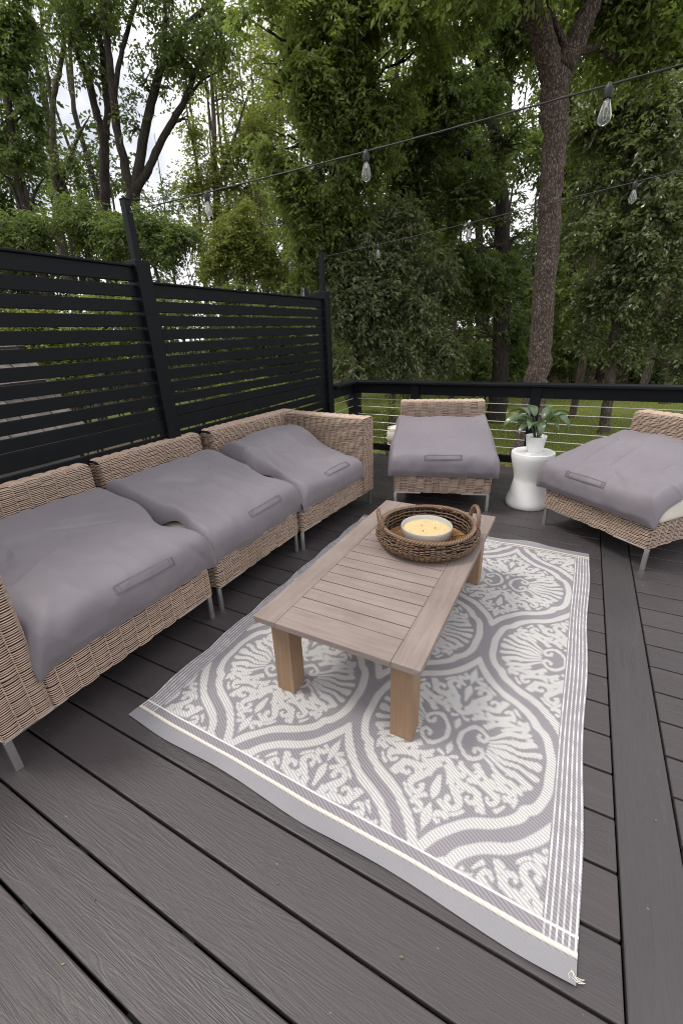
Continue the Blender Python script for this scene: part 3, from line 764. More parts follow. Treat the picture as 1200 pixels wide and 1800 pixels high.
spec = [(2.9, .18, .9, 2.0, .040), (3.5, .20, .7, 2.1, .046), (4.1, .17, .6, 2.1, .044), (4.95, .15, .1, 2.0, .028), (3.15, .16, 1.1, 2.0, .040), (.75, .20, 1.1, 1.7, .034), (.45, .19, .9, 1.9, .034),
        (-.15, .22, .7, 2.9, .034), (1.2, .17, 1.1, 1.6, .034), (2.2, .18, 1.0, 1.8, .040), (4.4, .16, 1.0, 2.3, .042), (-.55, .17, .6, 2.8, .028), (.05, .13, 1.2, 1.2, .024), (3.8, .13, 1.2, 1.7, .040), (2.6, .14, .5, 1.9, .034), (5.6, .13, .9, 1.6, .030)]
for (az, L, lift, dr, wd) in spec:
    plant_leaf(az+pl.uniform(-.1, .1), L*pl.uniform(.92, 1.08), lift, dr, wd, pl.uniform(-.35, .35), pl.uniform(.09, .155)).build('leaf', M['leaf_pot'], pp, smooth=True)

# ================================================================== RUG
RX0, RX1, RY0, RY1 = -1.535, -.062, -.115, 1.925
def rug_sdf(px, py):
    ST = [  # centre lines in one quarter of a medallion, half widths
        ([(.300, -.02), (.300, 0), (.298, .05), (.288, .10), (.270, .135), (.243, .152), (.238, .170), (.222, .193), (.19, .216), (.152, .236), (.12, .253), (.08, .28), (.04, .325), (.012, .368), (-.004, .40)], .0142, .0142),
        ]
    INNER = [  # scroll brackets, fan leaves, buds up the middle
        ([(.022, -.02), (.022, 0), (.024, .028), (.040, .050), (.068, .058), (.094, .050), (.104, .032), (.094, .016), (.076, .018), (.074, .030)], .0085, .0055),
        ([(.116, .001), (.160, .003), (.210, .001), (.264, .002)], .0045, .0100), ([(.118, .016), (.160, .022), (.205, .030), (.258, .036)], .0045, .0095),
        ([(.116, .030), (.155, .042), (.196, .058), (.246, .072)], .0045, .0090), ([(.110, .046), (.145, .064), (.180, .086), (.226, .106)], .0045, .0090),
        ([(-.006, .032), (.004, .058), (-.006, .078)], .006, .004), ([(-.006, .170), (.005, .200), (.002, .226), (-.006, .240)], .011, .004),
        ([(-.006, .258), (.007, .284), (.003, .312), (-.006, .336)], .008, .004)]
    def scroll(tx, ty, cx_, cy_, r, turn, sg, w0, w1):
        # a stem from (tx, ty) that sweeps into a curl of radius r round (cx_, cy_)
        a0 = math.atan2(ty-cy_, tx-cx_)+sg*.9; path = [(tx, ty)]
        for q_ in range(13):
            f_ = q_/12; a = a0+sg*turn*f_; rr = r*(1-.62*f_); path.append((cx_+rr*math.cos(a), cy_+rr*math.sin(a)))
        INNER.append((path, w0, w1))
    for a_ in [(.012, .128, .048, .218, .026, 5.0, 1, .0100, .0060), (.040, .140, .100, .190, .024, 4.8, 1, .0090, .0055), (.080, .132, .152, .160, .021, 4.6, 1, .0085, .0050),
               (.112, .104, .186, .136, .016, 4.4, 1, .0075, .0045), (.000, .100, .052, .112, .017, 4.6, -1, .0085, .0050), (.052, .088, .100, .108, .015, 4.6, -1, .0075, .0045),
               (.090, .078, .146, .110, .014, 4.4, -1, .0070, .0045), (.050, .262, .030, .288, .013, 4.2, -1, .0070, .0040), (.074, .150, .070, .168, .011, 4.0, -1, .0065, .0040), (.120, .168, .128, .196, .010, 4.0, 1, .0065, .004),
               (.180, .060, .232, .086, .010, 4.0, 1, .0060, .0040), (.150, .084, .208, .118, .011, 4.2, -1, .0060, .0040), (.020, .240, .046, .262, .011, 4.0, 1, .0065, .0040), (.130, .118, .160, .140, .010, 4.0, -1, .0060, .0040), (.190, .150, .214, .156, .009, 4.0, 1, .006, .004), (.012, .345, .006, .352, .004, 3.0, 1, .005, .004)]: scroll(*a_)
    for a_, b_ in [((.020, .150), (.030, .176)), ((.066, .184), (.074, .212)), ((.084, .236), (.064, .250)), ((.122, .214), (.140, .204)), ((.172, .186), (.190, .172)), ((.204, .150), (.216, .134)), ((.128, .128), (.120, .142)), ((.030, .082), (.012, .088)), ((.168, .092), (.176, .106)), ((.026, .128), (.040, .134))]:
        INNER.append(([a_, ((a_[0]+b_[0])/2+.003, (a_[1]+b_[1])/2), b_], .0065, .0045))
    best = np.full(px.shape, 9.0)
    for (cx, cy) in ((-.45, .352), (-.785, .877)):
        X = np.abs((px-cx+.335) % .67-.335); Y = np.abs((py-cy+.525) % 1.05-.525)
        wob = .0012*np.sin(py*61)+.0012*np.sin(px*73)
        X = X+wob; Y = Y+.0012*np.sin(px*57+2)
        inner = np.full(px.shape, 9.0); bandc = np.full(px.shape, 9.0)
        Xb, Yb = X, Y
        Xs = X+.0042*np.sin(Y*74+1)*np.clip(Y/.03, 0, 1)*np.clip(X/.02, 0, 1); Ys = Y+.0055*np.sin(X*66+.5)*np.clip(Y/.03, 0, 1)*np.clip(X/.02, 0, 1)
        for pts, w0, w1 in ST+INNER:
            X, Y = (Xb, Yb) if pts[0][0] > .29 else (Xs, Ys)
            pts = np.array(pts, float)
            for _ in range(1 if pts[0][0] > .29 else 2):
                if len(pts) > 2: m_ = np.empty((2*len(pts)-2, 2)); m_[0::2] = pts[:-1]*.75+pts[1:]*.25; m_[1::2] = pts[:-1]*.25+pts[1:]*.75; pts = np.vstack([pts[:1], m_, pts[-1:]])
            pts = np.array(pts); n = len(pts)-1
            for k in range(n):
                a, b = pts[k], pts[k+1]; d = b-a; L2 = d@d
                t = np.clip(((X-a[0])*d[0]+(Y-a[1])*d[1])/L2, 0, 1)
                dd = np.hypot(X-a[0]-t*d[0], Y-a[1]-t*d[1])-(w0+(w1-w0)*(k+t)/n)
                if pts[0][0] > .29: best = np.minimum(best, dd); bandc = np.minimum(bandc, dd)
                else: inner = np.minimum(inner, dd-.0014)
        best = np.minimum(best, np.maximum(inner, .0075-bandc))
    return best
nu_, nv_ = 520, 700
us = np.linspace(RX0, RX1, nu_); vs = np.linspace(RY0, RY1, nv_)
Ug, Vg = np.meshgrid(us, vs, indexing='ij')
sdf = rug_sdf(Ug, Vg)
dl = Ug-RX0; dr = RX1-Ug; dn = Vg-RY0; df = RY1-Vg
k_ = (Vg-RY0)/(RY1-RY0)
Xr = Ug-.026*(1-k_)*(Ug-RX0)/(RX1-RX0)+.006*np.sin(Vg*21+1)*np.exp(-dl/.05)+.004*np.sin(Vg*9)*np.exp(-dr/.05)
Yr = Vg+.022*(1-(Ug-RX0)/(RX1-RX0))*np.exp(-dn/.5)-.012*np.exp(-dn/.4)*((Ug-RX0)/(RX1-RX0))+.005*np.sin(Ug*11+.5)*np.exp(-dn/.05)+.008*np.sin(Ug*13)*np.exp(-df/.06)
Zr = .0042+.0009*np.sin(Ug*31)*np.sin(Vg*23)+.007*np.maximum(0, np.sin(Vg*21))*np.exp(-dl/.03)+.010*np.maximum(0, np.sin(Ug*13+.6))*np.exp(-df/.035)+.004*np.maximum(0, np.sin(Ug*11+2))*np.exp(-dn/.03)
q = MB(); q.grid(np.stack([Xr, Yr, Zr], -1))
t = NT('woven rug')
def attr(nm):
    a = t.n('ShaderNodeAttribute'); a.attribute_name = nm; return a.outputs['Fac']
pat, ru, rv = attr('pat'), attr('ru'), attr('rv')
def mr(v, a, b):
    x = t.n('ShaderNodeMapRange'); t.l(v, x.inputs[0]); x.inputs[1].default_value = a; x.inputs[2].default_value = b; return x.outputs[0]
def band(v, a, b, s=.0008):      # 1 inside a..b
    return t.math('MULTIPLY', mr(v, a-s, a+s), t.math('SUBTRACT', 1.0, mr(v, b-s, b+s)))
W_, L_ = RX1-RX0, RY1-RY0
# stitch direction changes between rows: diagonal twill
diag = t.math('ADD', t.math('MULTIPLY', ru, 330.0), t.math('MULTIPLY', rv, 640.0))
tw = t.math('ADD', t.math('MULTIPLY', t.math('SINE', diag), .5), .5)
row = t.math('ADD', t.math('MULTIPLY', t.math('SINE', t.math('MULTIPLY', rv, 2*math.pi/.0125)), .5), .5)
cmbn = t.n('ShaderNodeCombineXYZ'); t.l(ru, cmbn.inputs[0]); t.l(rv, cmbn.inputs[1])
nzs = t.noise(cmbn.outputs[0], 160, 2); nzb = t.noise(cmbn.outputs[0], 3, 4)
edge = t.math('ADD', pat, t.math('MULTIPLY', t.math('SUBTRACT', tw, .5), .0042))
light = t.math('SUBTRACT', 1.0, mr(edge, -.0012, .0012))
infield = t.math('MULTIPLY', band(rv, .088, L_-.088), band(ru, .076, W_-.076))
light = t.math('MULTIPLY', light, infield)
# white pin stripes along the two long sides, cream lines across the two short ends
side = t.math('SUBTRACT', 1.0, band(ru, .074, W_-.074))
sfr = t.math('SINE', t.math('MULTIPLY', ru, 2*math.pi/.0132))
flick = t.math('ADD', .25, t.math('MULTIPLY', t.ramp(t.noise(cmbn.outputs[0], 24, 2), [(.4, (.3,)*3), (.62, (1,)*3)]), .75))
stripe = t.math('MULTIPLY', t.math('MULTIPLY', mr(sfr, .25, .7), side), t.math('MULTIPLY', flick, band(rv, .05, L_-.05)))
nline = band(rv, .082, .0875)
cream = t.math('ADD', band(rv, .046, .057), band(rv, L_-.062, L_-.05))
cream = t.math('ADD', cream, band(rv, L_-.080, L_-.074))
hem = t.math('SUBTRACT', 1.0, band(rv, .042, L_-.042))
grey = t.mix(tw, (.190, .172, .190), (.265, .246, .264))
white = t.mix(tw, (.36, .35, .345), (.585, .575, .555))
white = t.mix(t.math('MULTIPLY', row, .22), white, (.42, .40, .40))
c = t.mix(light, grey, white)
c = t.mix(stripe, c, (.62, .61, .605)); c = t.mix(nline, c, (.66, .65, .63))
c = t.mix(hem, c, (.235, .228, .243)); c = t.mix(cream, c, t.mix(row, (.50, .46, .39), (.68, .64, .56)))
c = t.mix(.22, c, t.mix(nzb, (.12, .11, .11), (.9, .9, .9)), 'OVERLAY')
t.col(c); t.set(Roughness=.55)
hgt = t.math('ADD', t.math('MULTIPLY', light, .6), t.math('ADD', t.math('MULTIPLY', tw, .5), t.math('MULTIPLY', nzs, .3)))
t.bump(t.math('MULTIPLY', hgt, t.math('SUBTRACT', 1.0, t.math('MULTIPLY', hem, .85))), .6, .003)
rug = q.build('rug', t.m, smooth=True)
for nm, arr in (('pat', sdf), ('ru', Ug-RX0), ('rv', Vg-RY0)):
    a = rug.data.attributes.new(nm, 'FLOAT', 'POINT'); a.data.foreach_set('value', arr.reshape(-1).astype(np.float32))
tag(rug, 'grey and white outdoor rug with a woven scroll medallion pattern under the coffee table', 'rug')
fr = MB()                                        # frayed threads at the near corner
for k in range(7):
    x0 = RX1-.03-rng.uniform(0, .018); y0 = RY0-.008+rng.uniform(0, .02); a = rng.uniform(-2.3, -.2)
    fr.tube([(x0, y0, .006), (x0+.012*math.cos(a), y0+.012*math.sin(a), .009), (x0+.024*math.cos(a+.5), y0+.022*math.sin(a+.5), .005)], .0007, 4)
f_ = fr.build('frayed_thread', M['cushion'], rug)

# ================================================================== STRING LIGHTS
K_ = .66                                         # bulb size
def string_light(label, A, Bp, ts, sag, n=160):
    root = empty('string_light', A); tag(root, label, 'string light', 'string lights over the deck')
    A = np.array(A); Bp = np.array(Bp)
    def at(t_): return (Bp-A)*t_+np.array([0, 0, -sag*4*t_*(1-t_)])
    q = MB(); pts = [at(t_) for t_ in np.linspace(0, 1, n)]
    q.tube(pts, .0024, 6)
    q.tube([p+np.array([.0022*math.sin(i*1.3), 0, .0022*math.cos(i*1.3)]) for i, p in enumerate(pts)], .0018, 5)
    q.build('wire', M['socket'], root, smooth=True)
    for t_ in ts:
        p = at(t_)
        q = MB(); q.lathe([(a*K_, b*K_) for a, b in [(.001, .010), (.008, .009), (.010, .0), (.016, -.006), (.0175, -.012), (.0175, -.044), (.0155, -.049), (.001, -.049)]], 24, p)
        s_ = q.build('lamp_socket', M['socket'], root, smooth=True)
        q = MB(); q.lathe([(a*K_, b*K_) for a, b in [(.0125, -.049), (.0145, -.062), (.0205, -.082), (.0255, -.102), (.0265, -.114), (.0225, -.127), (.013, -.1355), (.0005, -.138)]], 32, p)
        g_ = q.build('bulb', M['glass'], s_, smooth=True)
        sm = g_.modifiers.new('solid', 'SOLIDIFY'); sm.thickness = .0012; sm.offset = -1
        q = MB(); q.tube([p+np.array([0, 0, z*K_]) for z in (-.046, -.075)], [.0065, .003], 8)
        for k in range(3):
            a = k*2.094; q.tube([p+np.array([math.cos(a)*r, math.sin(a)*r, z])*K_ for r, z in ((.003, -.072), (.011, -.080), (.008, -.116), (.003, -.120))], .0006, 4)
        q.build('filament', M['filament'], s_, smooth=True)
    return root
string_light('near string light hung from the middle screen pole across the view to the upper right', (-2.425, 1.085, 1.875), (2.6, 1.02, 2.0), [.104, .264, .4165, .60], .045)
string_light('far string light hung from the end screen pole, below and behind the nearer string', (-2.425, 3.05, 1.89), (2.3, 1.60, 2.02), [.125, .285, .475, .66], .03)

# ================================================================== BUILDINGS BEHIND
def vp(px, py, D):
    """world point seen at a photo pixel (1200 wide) on the vertical plane D metres ahead"""
    d = CW*CF+CR*(px-600)-CU*(py-900); hd = np.array([CW[0], CW[1], 0]); hd /= np.linalg.norm(hd)
    return CP+d*(D/(d@hd))
# shake-roofed shed glimpsed through the near slatted panel
sh = empty('shed', (-5.0, .6, GZ)); tag(sh, 'small shed with a grey brown shake roof behind the near slatted panel', 'shed')
q = MB(); q.box(-1.6, .62, -3.2, .98, 0, 1.36); q.build('wall', M['siding'], sh)
ea, ri = np.array([.80, 0, 1.33]), np.array([-.02, 0, 2.22]); q = MB(); sv = (ri-ea); Lr = np.linalg.norm(sv); sv /= Lr; nrm = np.array([-sv[2]*-1, 0, -sv[0]]); nrm = np.array([sv[2], 0, -sv[0]])
nr = 9
for r in range(nr):
    y = -3.3+rng.uniform(0, .1)
    while y < 1.0:
        wd = rng.uniform(.10, .17); y1 = min(y+wd, 1.05)
        a = ea+sv*(r*Lr/nr); b = ea+sv*((r+1.35)*Lr/nr); h = .022+rng.uniform(0, .01)
        v = [a+nrm*h*2, b+nrm*h*.4, b, a]
        vv = [np.array([p[0], yy, p[2]]) for yy in (y, y1-.008) for p in v]
        q.add(vv, [(0, 1, 2, 3), (7, 6, 5, 4), (0, 4, 5, 1), (3, 7, 4, 0), (1, 5, 6, 2), (2, 6, 7, 3)]); y = y1
q.build('roof', M['shingle'], sh)
q = MB(); q.add([(.78, -3.3, 1.32), (.78, 1.03, 1.32), (-.02, 1.03, 2.215), (-.02, -3.3, 2.215), (-1.7, 1.03, 1.32), (-1.7, -3.3, 1.32)], [(0, 1, 2, 3), (3, 2, 4, 5)])
q.build('roof_deck', M['wickdark'], sh)
def house(label, px, py, D, wd, hgt, roofh, rz):
    b = vp(px, py, D); root = empty('house', (b[0], b[1], GZ+.1), rz); tag(root, label, 'house')
    q = MB(); q.box(-wd/2, wd/2, 0, 7, 0, hgt)
    q.add([(-wd/2, 0, hgt), (-wd/2, 7, hgt), (-wd/2, 3.5, hgt+roofh-.1), (wd/2, 0, hgt), (wd/2, 7, hgt), (wd/2, 3.5, hgt+roofh-.1)], [(0, 1, 2), (3, 4, 5)])
    q.build('wall', M['siding'], root)
    q = MB(); q.add([(-wd/2-.4, -.5, hgt-.25), (wd/2+.4, -.5, hgt-.25), (wd/2+.4, 3.5, hgt+roofh), (-wd/2-.4, 3.5, hgt+roofh), (wd/2+.4, 7.5, hgt-.25), (-wd/2-.4, 7.5, hgt-.25)], [(0, 1, 2, 3), (3, 2, 4, 5)])
    r_ = q.build('roof', M['houseroof'], root); sm = r_.modifiers.new('solid', 'SOLIDIFY'); sm.thickness = .15
    for zz in (1.0, 3.9):
        if zz > hgt-1: continue
        for xx in np.arange(-wd/2+1.2, wd/2-.8, 2.6):
            q = MB(); q.box(xx-.1, xx+1.1, -.06, -.003, zz-.1, zz+1.6); w_ = q.build('window', M['trim'], root)
            q = MB(); q.box(xx, xx+1.0, -.075, -.062, zz, zz+1.5); q.build('pane', M['window'], w_)
    return root
house('pale grey house glimpsed through the trees above the railing corner', 628, 600, 30, 9, 5.6, 2.6, R(24))
house('pale house half hidden by trunks right of the big tree', 1010, 590, 40, 11, 5.4, 2.6, R(-4))

# ================================================================== TREES
def unit(a): return a/(np.linalg.norm(a, axis=-1, keepdims=True)+1e-9)
def leaf_geo(pos, axis, L, wd, seed):
    """folded pointed leaves: 4 verts, 2 faces each"""
    g = np.random.default_rng(seed); n = len(pos)
    axis = unit(axis); up = unit(g.normal(size=(n, 3))*.55+np.array([0, 0, 1.]))
    sd_ = unit(np.cross(axis, up)); up = np.cross(sd_, axis)
    L = L*g.uniform(.5, 1.35, size=(n, 1)); wd = wd*g.uniform(.75, 1.2, size=(n, 1))
    p0 = pos; p1 = pos+axis*L*.45+sd_*wd*.5+up*wd*.16; p2 = pos+axis*L-up*L*.16; p3 = pos+axis*L*.45-sd_*wd*.5+up*wd*.16
    V = np.stack([p0, p1, p2, p3], 1).reshape(-1, 3); k = np.arange(n)*4
    F = np.stack([np.stack([k, k+1, k+2], 1), np.stack([k, k+2, k+3], 1)], 1).reshape(-1, 3)
    return V, F
def crown_geo(blobs, leaf_L, leaf_W, nl, seed, droop=.45, spray=.32, gap=.0, gfreq=.9, twig=True):
    """blobs: (centre, radii, sprays). returns leaf arrays; leaves sit on small sprays with gaps between clumps"""
    g = np.random.default_rng(seed); Ps = []; Ds = []; leaf_L *= .74; leaf_W *= 1.12; droop *= .62
    for c, r, n in blobs:
        n = int(n*2.25)
        c = np.array(c, float); r = np.broadcast_to(np.array(r, float), (3,))
        d = unit(g.normal(size=(n, 3))); rad = g.random((n, 1))**.5*g.uniform(.85, 1.22, (n, 1))*(1+.28*np.sin(d[:, :1]*5+seed+d[:, 2:]*4))
        p = c+d*rad*r
        if gap > -1:
            keep = np.array([noise.noise((a[0]*gfreq+seed, a[1]*gfreq, a[2]*gfreq*1.3))+.75*noise.noise((a[0]*2.7, a[1]*2.7+seed, a[2]*3.6)) > gap-.17 for a in p]); p = p[keep]; d = d[keep]
        Ps.append(p); Ds.append(d)
    p = np.concatenate(Ps); d = np.concatenate(Ds); n = len(p)
    d = unit(d*.7+g.normal(size=(n, 3))*.55+np.array([0, 0, -.15]))
    t = (np.arange(nl)+.3)/nl
    base = p[:, None]+d[:, None]*(t[None, :, None]-.4)*spray
    base[..., 2] -= droop*.35*spray*(t[None]**2)
    side = unit(np.cross(d, np.array([0, 0, 1.])+g.normal(size=(n, 3))*.2))
    sg = np.where(np.arange(nl) % 2, 1, -1)[None, :, None]
    ax = d[:, None]*.55+side[:, None]*sg*.8+g.normal(size=(n, nl, 3))*.28+np.array([0, 0, -droop])
    return leaf_geo(base.reshape(-1, 3), ax.reshape(-1, 3), leaf_L, leaf_W, seed+1)
def bez(a, b, sagz, n=7, seed=0):
    a, b = np.array(a, float), np.array(b, float); t = np.linspace(0, 1, n)[:, None]
    g = np.random.default_rng(seed); L = np.linalg.norm(b-a)
    p = a+(b-a)*t; p[:, 2] += sagz*L*4*t[:, 0]*(1-t[:, 0]); p[1:-1] += g.normal(size=(n-2, 3))*L*.028; return p
def tree(name, label, cat, group, trunk, limbs, blobs, leafm, barkm, leaf=(.12, .045), nl=8, seed=0, droop=.45, spray=.32, gap=0., gfreq=.9, twigs=3, bump=.05, nside=10):
    """trunk / limbs: [(points, radii)], blobs: crown clumps (with a branch grown to each)"""
    p0 = np.array(trunk[0][0], float)
    root = empty(name, p0); tag(root, label, cat, group)
    q = MB(); allp = []
    for i, (pts, rad) in enumerate([trunk]+limbs):
        pts = np.array(pts, float); k = max(8, 4*len(pts)); s = np.linspace(0, len(pts)-1, k)
        # smooth by Catmull-like interpolation
        ii = np.arange(len(pts)); P = np.stack([np.interp(s, ii, pts[:, c]) for c in range(3)], -1)
        for _ in range(2): P[1:-1] = P[1:-1]*.5+(P[:-2]+P[2:])*.25
        rd = np.array(np.broadcast_to(np.array(rad, float), (len(pts),)));
        if i: rd[-1] *= .3
        rr = np.interp(s, ii, rd)
        g = np.random.default_rng(seed+i)
        P[1:-1] += g.normal(size=(k-2, 3))*rr[1:-1, None]*.10
        q.tube(P-p0, rr, nside if rr.max() > .03 else 6, bump=bump, seed=seed+i); allp += [(a, b) for a, b in zip(P, rr)]
    AP = np.array([a for a, b in allp]); AR = np.array([b for a, b in allp])
    g = np.random.default_rng(seed+99)
    for bi, (c, r, n) in enumerate(blobs):
        c = np.array(c, float); r = np.broadcast_to(np.array(r, float), (3,))
        dist = np.linalg.norm(AP-c, axis=1)+1.2*np.maximum(0, AP[:, 2]-c[2]); j = int(np.argmin(dist)); r0 = min(AR[j]*.6, .05)
        path = bez(AP[j], c, .06, 8, seed+bi); q.tube(path-p0, np.linspace(r0, .010, 8), 6, bump=.05)
        for k in range(twigs):
            e = c+unit(g.normal(size=3))*r*.85; st_i = g.integers(3, 8); tw_ = bez(path[st_i], e, .05, 6, seed+bi*7+k)
            q.tube(tw_-p0, np.linspace(max(.006, r0*.4), .004, 6), 5)
    q.build('trunk', barkm, root, smooth=True)
    V, F = crown_geo(blobs, leaf[0], leaf[1], nl, seed, droop, spray, gap, gfreq)
    q = MB(); q.add(V-p0, F); q.build('crown', leafm, root)
    return root
def bl(px, py, D, rpx, n, dz=.8, ry=None):
    """crown clump centred on a photo pixel at D metres, radius in pixels there"""
    c = vp(px, py, D); dep = (c-CP)@CW; r = rpx*dep/CF; rz = (ry or rpx)*dep/CF
    return (c, (r, r*dz, rz), n)
def tp(lst, D):                                   # (px, py, width_px) -> points, radii on the vertical plane D
    P = [vp(a, b, D) for a, b, _ in lst]; return P, [wd*.40*((p-CP)@CW)/CF for p, (_, _, wd) in zip(P, lst)]
def grounded(pr, flare=1.3):
    P, r = pr; b = P[0].copy(); b[2] = GZ-.1
    return [b]+P, [r[0]*flare]+r
TG = 'trees around the deck'
# the big trunk right of the potted plant
DB = 6.9
P, r = tp([(920, 810, 60), (927, 770, 53), (938, 705, 50), (945, 650, 48), (952, 580, 47), (958, 490, 46), (965, 400, 46), (972, 300, 49), (975, 220, 54), (976, 165, 60), (976, 125, 56)], DB)
r = [k*.96 for k in r]
b = P[0].copy(); b[2] = GZ-.1
tree('oak_tree', 'big tree with flaky grey brown bark forking high above the potted plant', 'tree', None,
     ([b]+P, [r[0]*1.25]+r),
     [tp([(973, 150, 44), (962, 100, 48), (944, 40, 46), (918, -60, 42), (880, -200, 40), (840, -380, 30)], DB), tp([(979, 150, 44), (1000, 95, 46), (1026, 40, 44), (1045, -20, 42), (1070, -140, 40), (1120, -330, 28)], DB),
      tp([(1000, 110, 16), (985, 60, 14), (968, 25, 12), (955, -40, 9)], DB)],
     [bl(1120, 20, 7.2, 100, 260), bl(1190, 120, 7.4, 80, 160), bl(1060, -120, 7.2, 140, 200), bl(860, -140, 7.2, 150, 250), bl(860, 10, 7.6, 70, 90), bl(900, -260, 6.2, 150, 300), bl(1040, -290, 5.8, 150, 300), bl(760, -230, 6.6, 130, 200), bl(1220, -60, 7.2, 130, 160)],
     M['leaf_mid'], M['bark'], (.125, .05), 8, 101, nside=26, bump=.035, twigs=4)

# forked dark tree, upper left
DF = 11
tk = grounded(tp([(232, 450, 30), (234, 390, 28), (234, 335, 27)], DF))
tree('forked_tree', 'dark tree forking low into four slender limbs against the bright sky, upper left', 'tree', None, tk,
     [tp([(232, 340, 20), (221, 300, 19), (208, 240, 17), (201, 190, 17), (197, 150, 16), (192, 100, 14), (184, 30, 12), (178, -60, 9)], DF),
      tp([(200, 170, 12), (209, 110, 10), (222, 60, 9), (240, 0, 8), (255, -60, 6)], DF),
      tp([(236, 335, 22), (246, 275, 20), (260, 210, 18), (273, 150, 17), (290, 98, 16), (314, 58, 14), (345, 28, 12), (378, -2, 10), (410, -50, 8)], DF),
      tp([(289, 100, 10), (291, 50, 9), (290, 0, 8), (292, -60, 6)], DF),
      tp([(238, 335, 20), (262, 295, 16), (276, 262, 15), (300, 218, 14), (325, 178, 13), (344, 122, 11), (366, 86, 9), (410, 76, 6)], DF),
      tp([(330, 175, 7), (352, 140, 5), (395, 120, 4)], DF)],
     [bl(225, 40, DF, 60, 90), bl(300, 30, 10.6, 50, 110), bl(330, 120, DF, 55, 70), bl(150, 40, 11.4, 50, 60), bl(250, 150, DF, 45, 45), bl(380, 40, 10.5, 55, 130), bl(270, -60, DF, 120, 220), bl(120, -60, DF, 110, 160), bl(235, 220, DF, 35, 26), bl(330, 210, DF, 30, 25)],
     M['leaf_dark'], M['bark_dark'], (.125, .046), 8, 202, gap=.05, twigs=4)
DA = 11.8
tk = grounded(tp([(186, 450, 24), (185, 350, 22), (183, 290, 20), (183, 235, 20)], DA))
tree('leaning_tree', 'dark tree splitting into two limbs just left of the forked tree', 'tree', None, tk,
     [tp([(181, 240, 16), (171, 200, 15), (158, 150, 15), (143, 108, 14), (124, 66, 13), (108, 30, 12), (92, -10, 10), (70, -90, 7)], DA),
      tp([(185, 240, 16), (189, 200, 14), (190, 150, 14), (184, 95, 12), (165, 45, 10), (130, -5, 9), (100, -70, 6)], DA),
      tp([(187, 190, 8), (178, 110, 7), (177, 40, 6), (178, -40, 5)], DA)],
     [bl(130, 10, DA, 55, 80), bl(70, 60, DA, 40, 40), bl(200, 10, DA, 60, 90), bl(160, 130, DA, 34, 24), bl(140, -70, DA, 110, 150)],
     M['leaf_dark'], M['bark_dark'], (.12, .045), 8, 212, gap=.05, twigs=3)
D4 = 12.5
tk = grounded(tp([(101, 420, 17), (100, 330, 15), (93, 250, 14)], D4))
tree('slender_tree', 'slender brown trunk with thin forks near the left edge', 'tree', None, tk,
     [tp([(93, 255, 12), (92, 180, 11), (101, 140, 10), (112, 85, 9), (114, 0, 8), (116, -60, 6)], D4), tp([(93, 200, 8), (82, 120, 7), (73, 50, 6), (70, -20, 5)], D4),
      tp([(101, 335, 9), (118, 295, 8), (128, 262, 6), (142, 230, 5), (160, 200, 4)], D4)],
     [bl(60, 90, D4, 55, 60), bl(135, 290, D4, 34, 50), bl(95, 30, D4, 45, 40), bl(90, 300, D4, 34, 30), bl(150, 330, D4, 24, 30)],
     M['leaf_dark'], M['bark_mid'], (.12, .045), 8, 222, gap=.05)
D5 = 10
tk = grounded(tp([(58, 420, 16), (48, 380, 14), (35, 335, 12), (25, 260, 10), (15, 160, 9), (12, 60, 7)], D5))
tree('dark_leafy_tree', 'dense dark leafy tree cut off by the left edge', 'tree', None, tk,
     [tp([(40, 380, 7), (20, 320, 6), (-5, 295, 5)], D5), tp([(48, 382, 7), (64, 330, 6), (80, 310, 4)], D5)],
     [bl(15, 150, D5, 60, 190), bl(20, 260, D5, 52, 170), bl(0, 60, D5, 60, 190), bl(45, 320, D5, 38, 90), bl(-60, 220, D5, 80, 160), bl(50, 200, D5, 34, 50), bl(30, 10, D5, 48, 80)],
     M['leaf_dark'], M['bark_dark'], (.13, .05), 8, 232)
# mid distance slim trees with small yellowish leaves
D7 = 15
tk = grounded(tp([(379, 470, 14), (380, 400, 13), (379, 330, 12), (376, 220, 10), (371, 130, 7), (368, 50, 5)], D7))
tree('birch_like_tree', 'slim straight tree with airy yellow green leaves behind the nearest hanging bulb', 'tree', None, tk,
     [tp([(379, 330, 7), (400, 280, 6), (420, 215, 5), (440, 150, 4)], D7), tp([(354, 330, 7), (342, 270, 6), (332, 215, 5), (322, 150, 4)], D7), tp([(378, 400, 6), (355, 335, 6)], D7)],
     [bl(400, 170, D7, 55, 150), bl(350, 230, D7, 45, 90), bl(420, 260, D7, 50, 150), bl(370, 310, D7, 48, 120), bl(440, 330, D7, 48, 170), bl(330, 330, D7, 36, 60), bl(470, 230, D7, 50, 150), bl(390, 100, D7, 50, 80), bl(460, 130, D7, 50, 110), bl(400, 400, D7, 55, 180), bl(340, 410, D7, 40, 90)],
     M['leaf_lime'], M['bark_mid'], (.12, .05), 8, 242, gap=.06, gfreq=.7)
D8 = 10
tk = grounded(tp([(425, 480, 12), (428, 440, 11), (424, 390, 8), (428, 350, 5)], D8))
tree('yellow_green_tree', 'small bright yellow green tree above the far slatted panel', 'tree', None, tk, [],
     [bl(420, 400, D8, 42, 190), bl(400, 440, D8, 42, 200), bl(455, 450, D8, 40, 180), bl(430, 355, D8, 28, 70), bl(380, 470, D8, 36, 120), bl(480, 480, D8, 36, 120)],
     M['leaf_lime'], M['bark_mid'], (.095, .04), 8, 252)
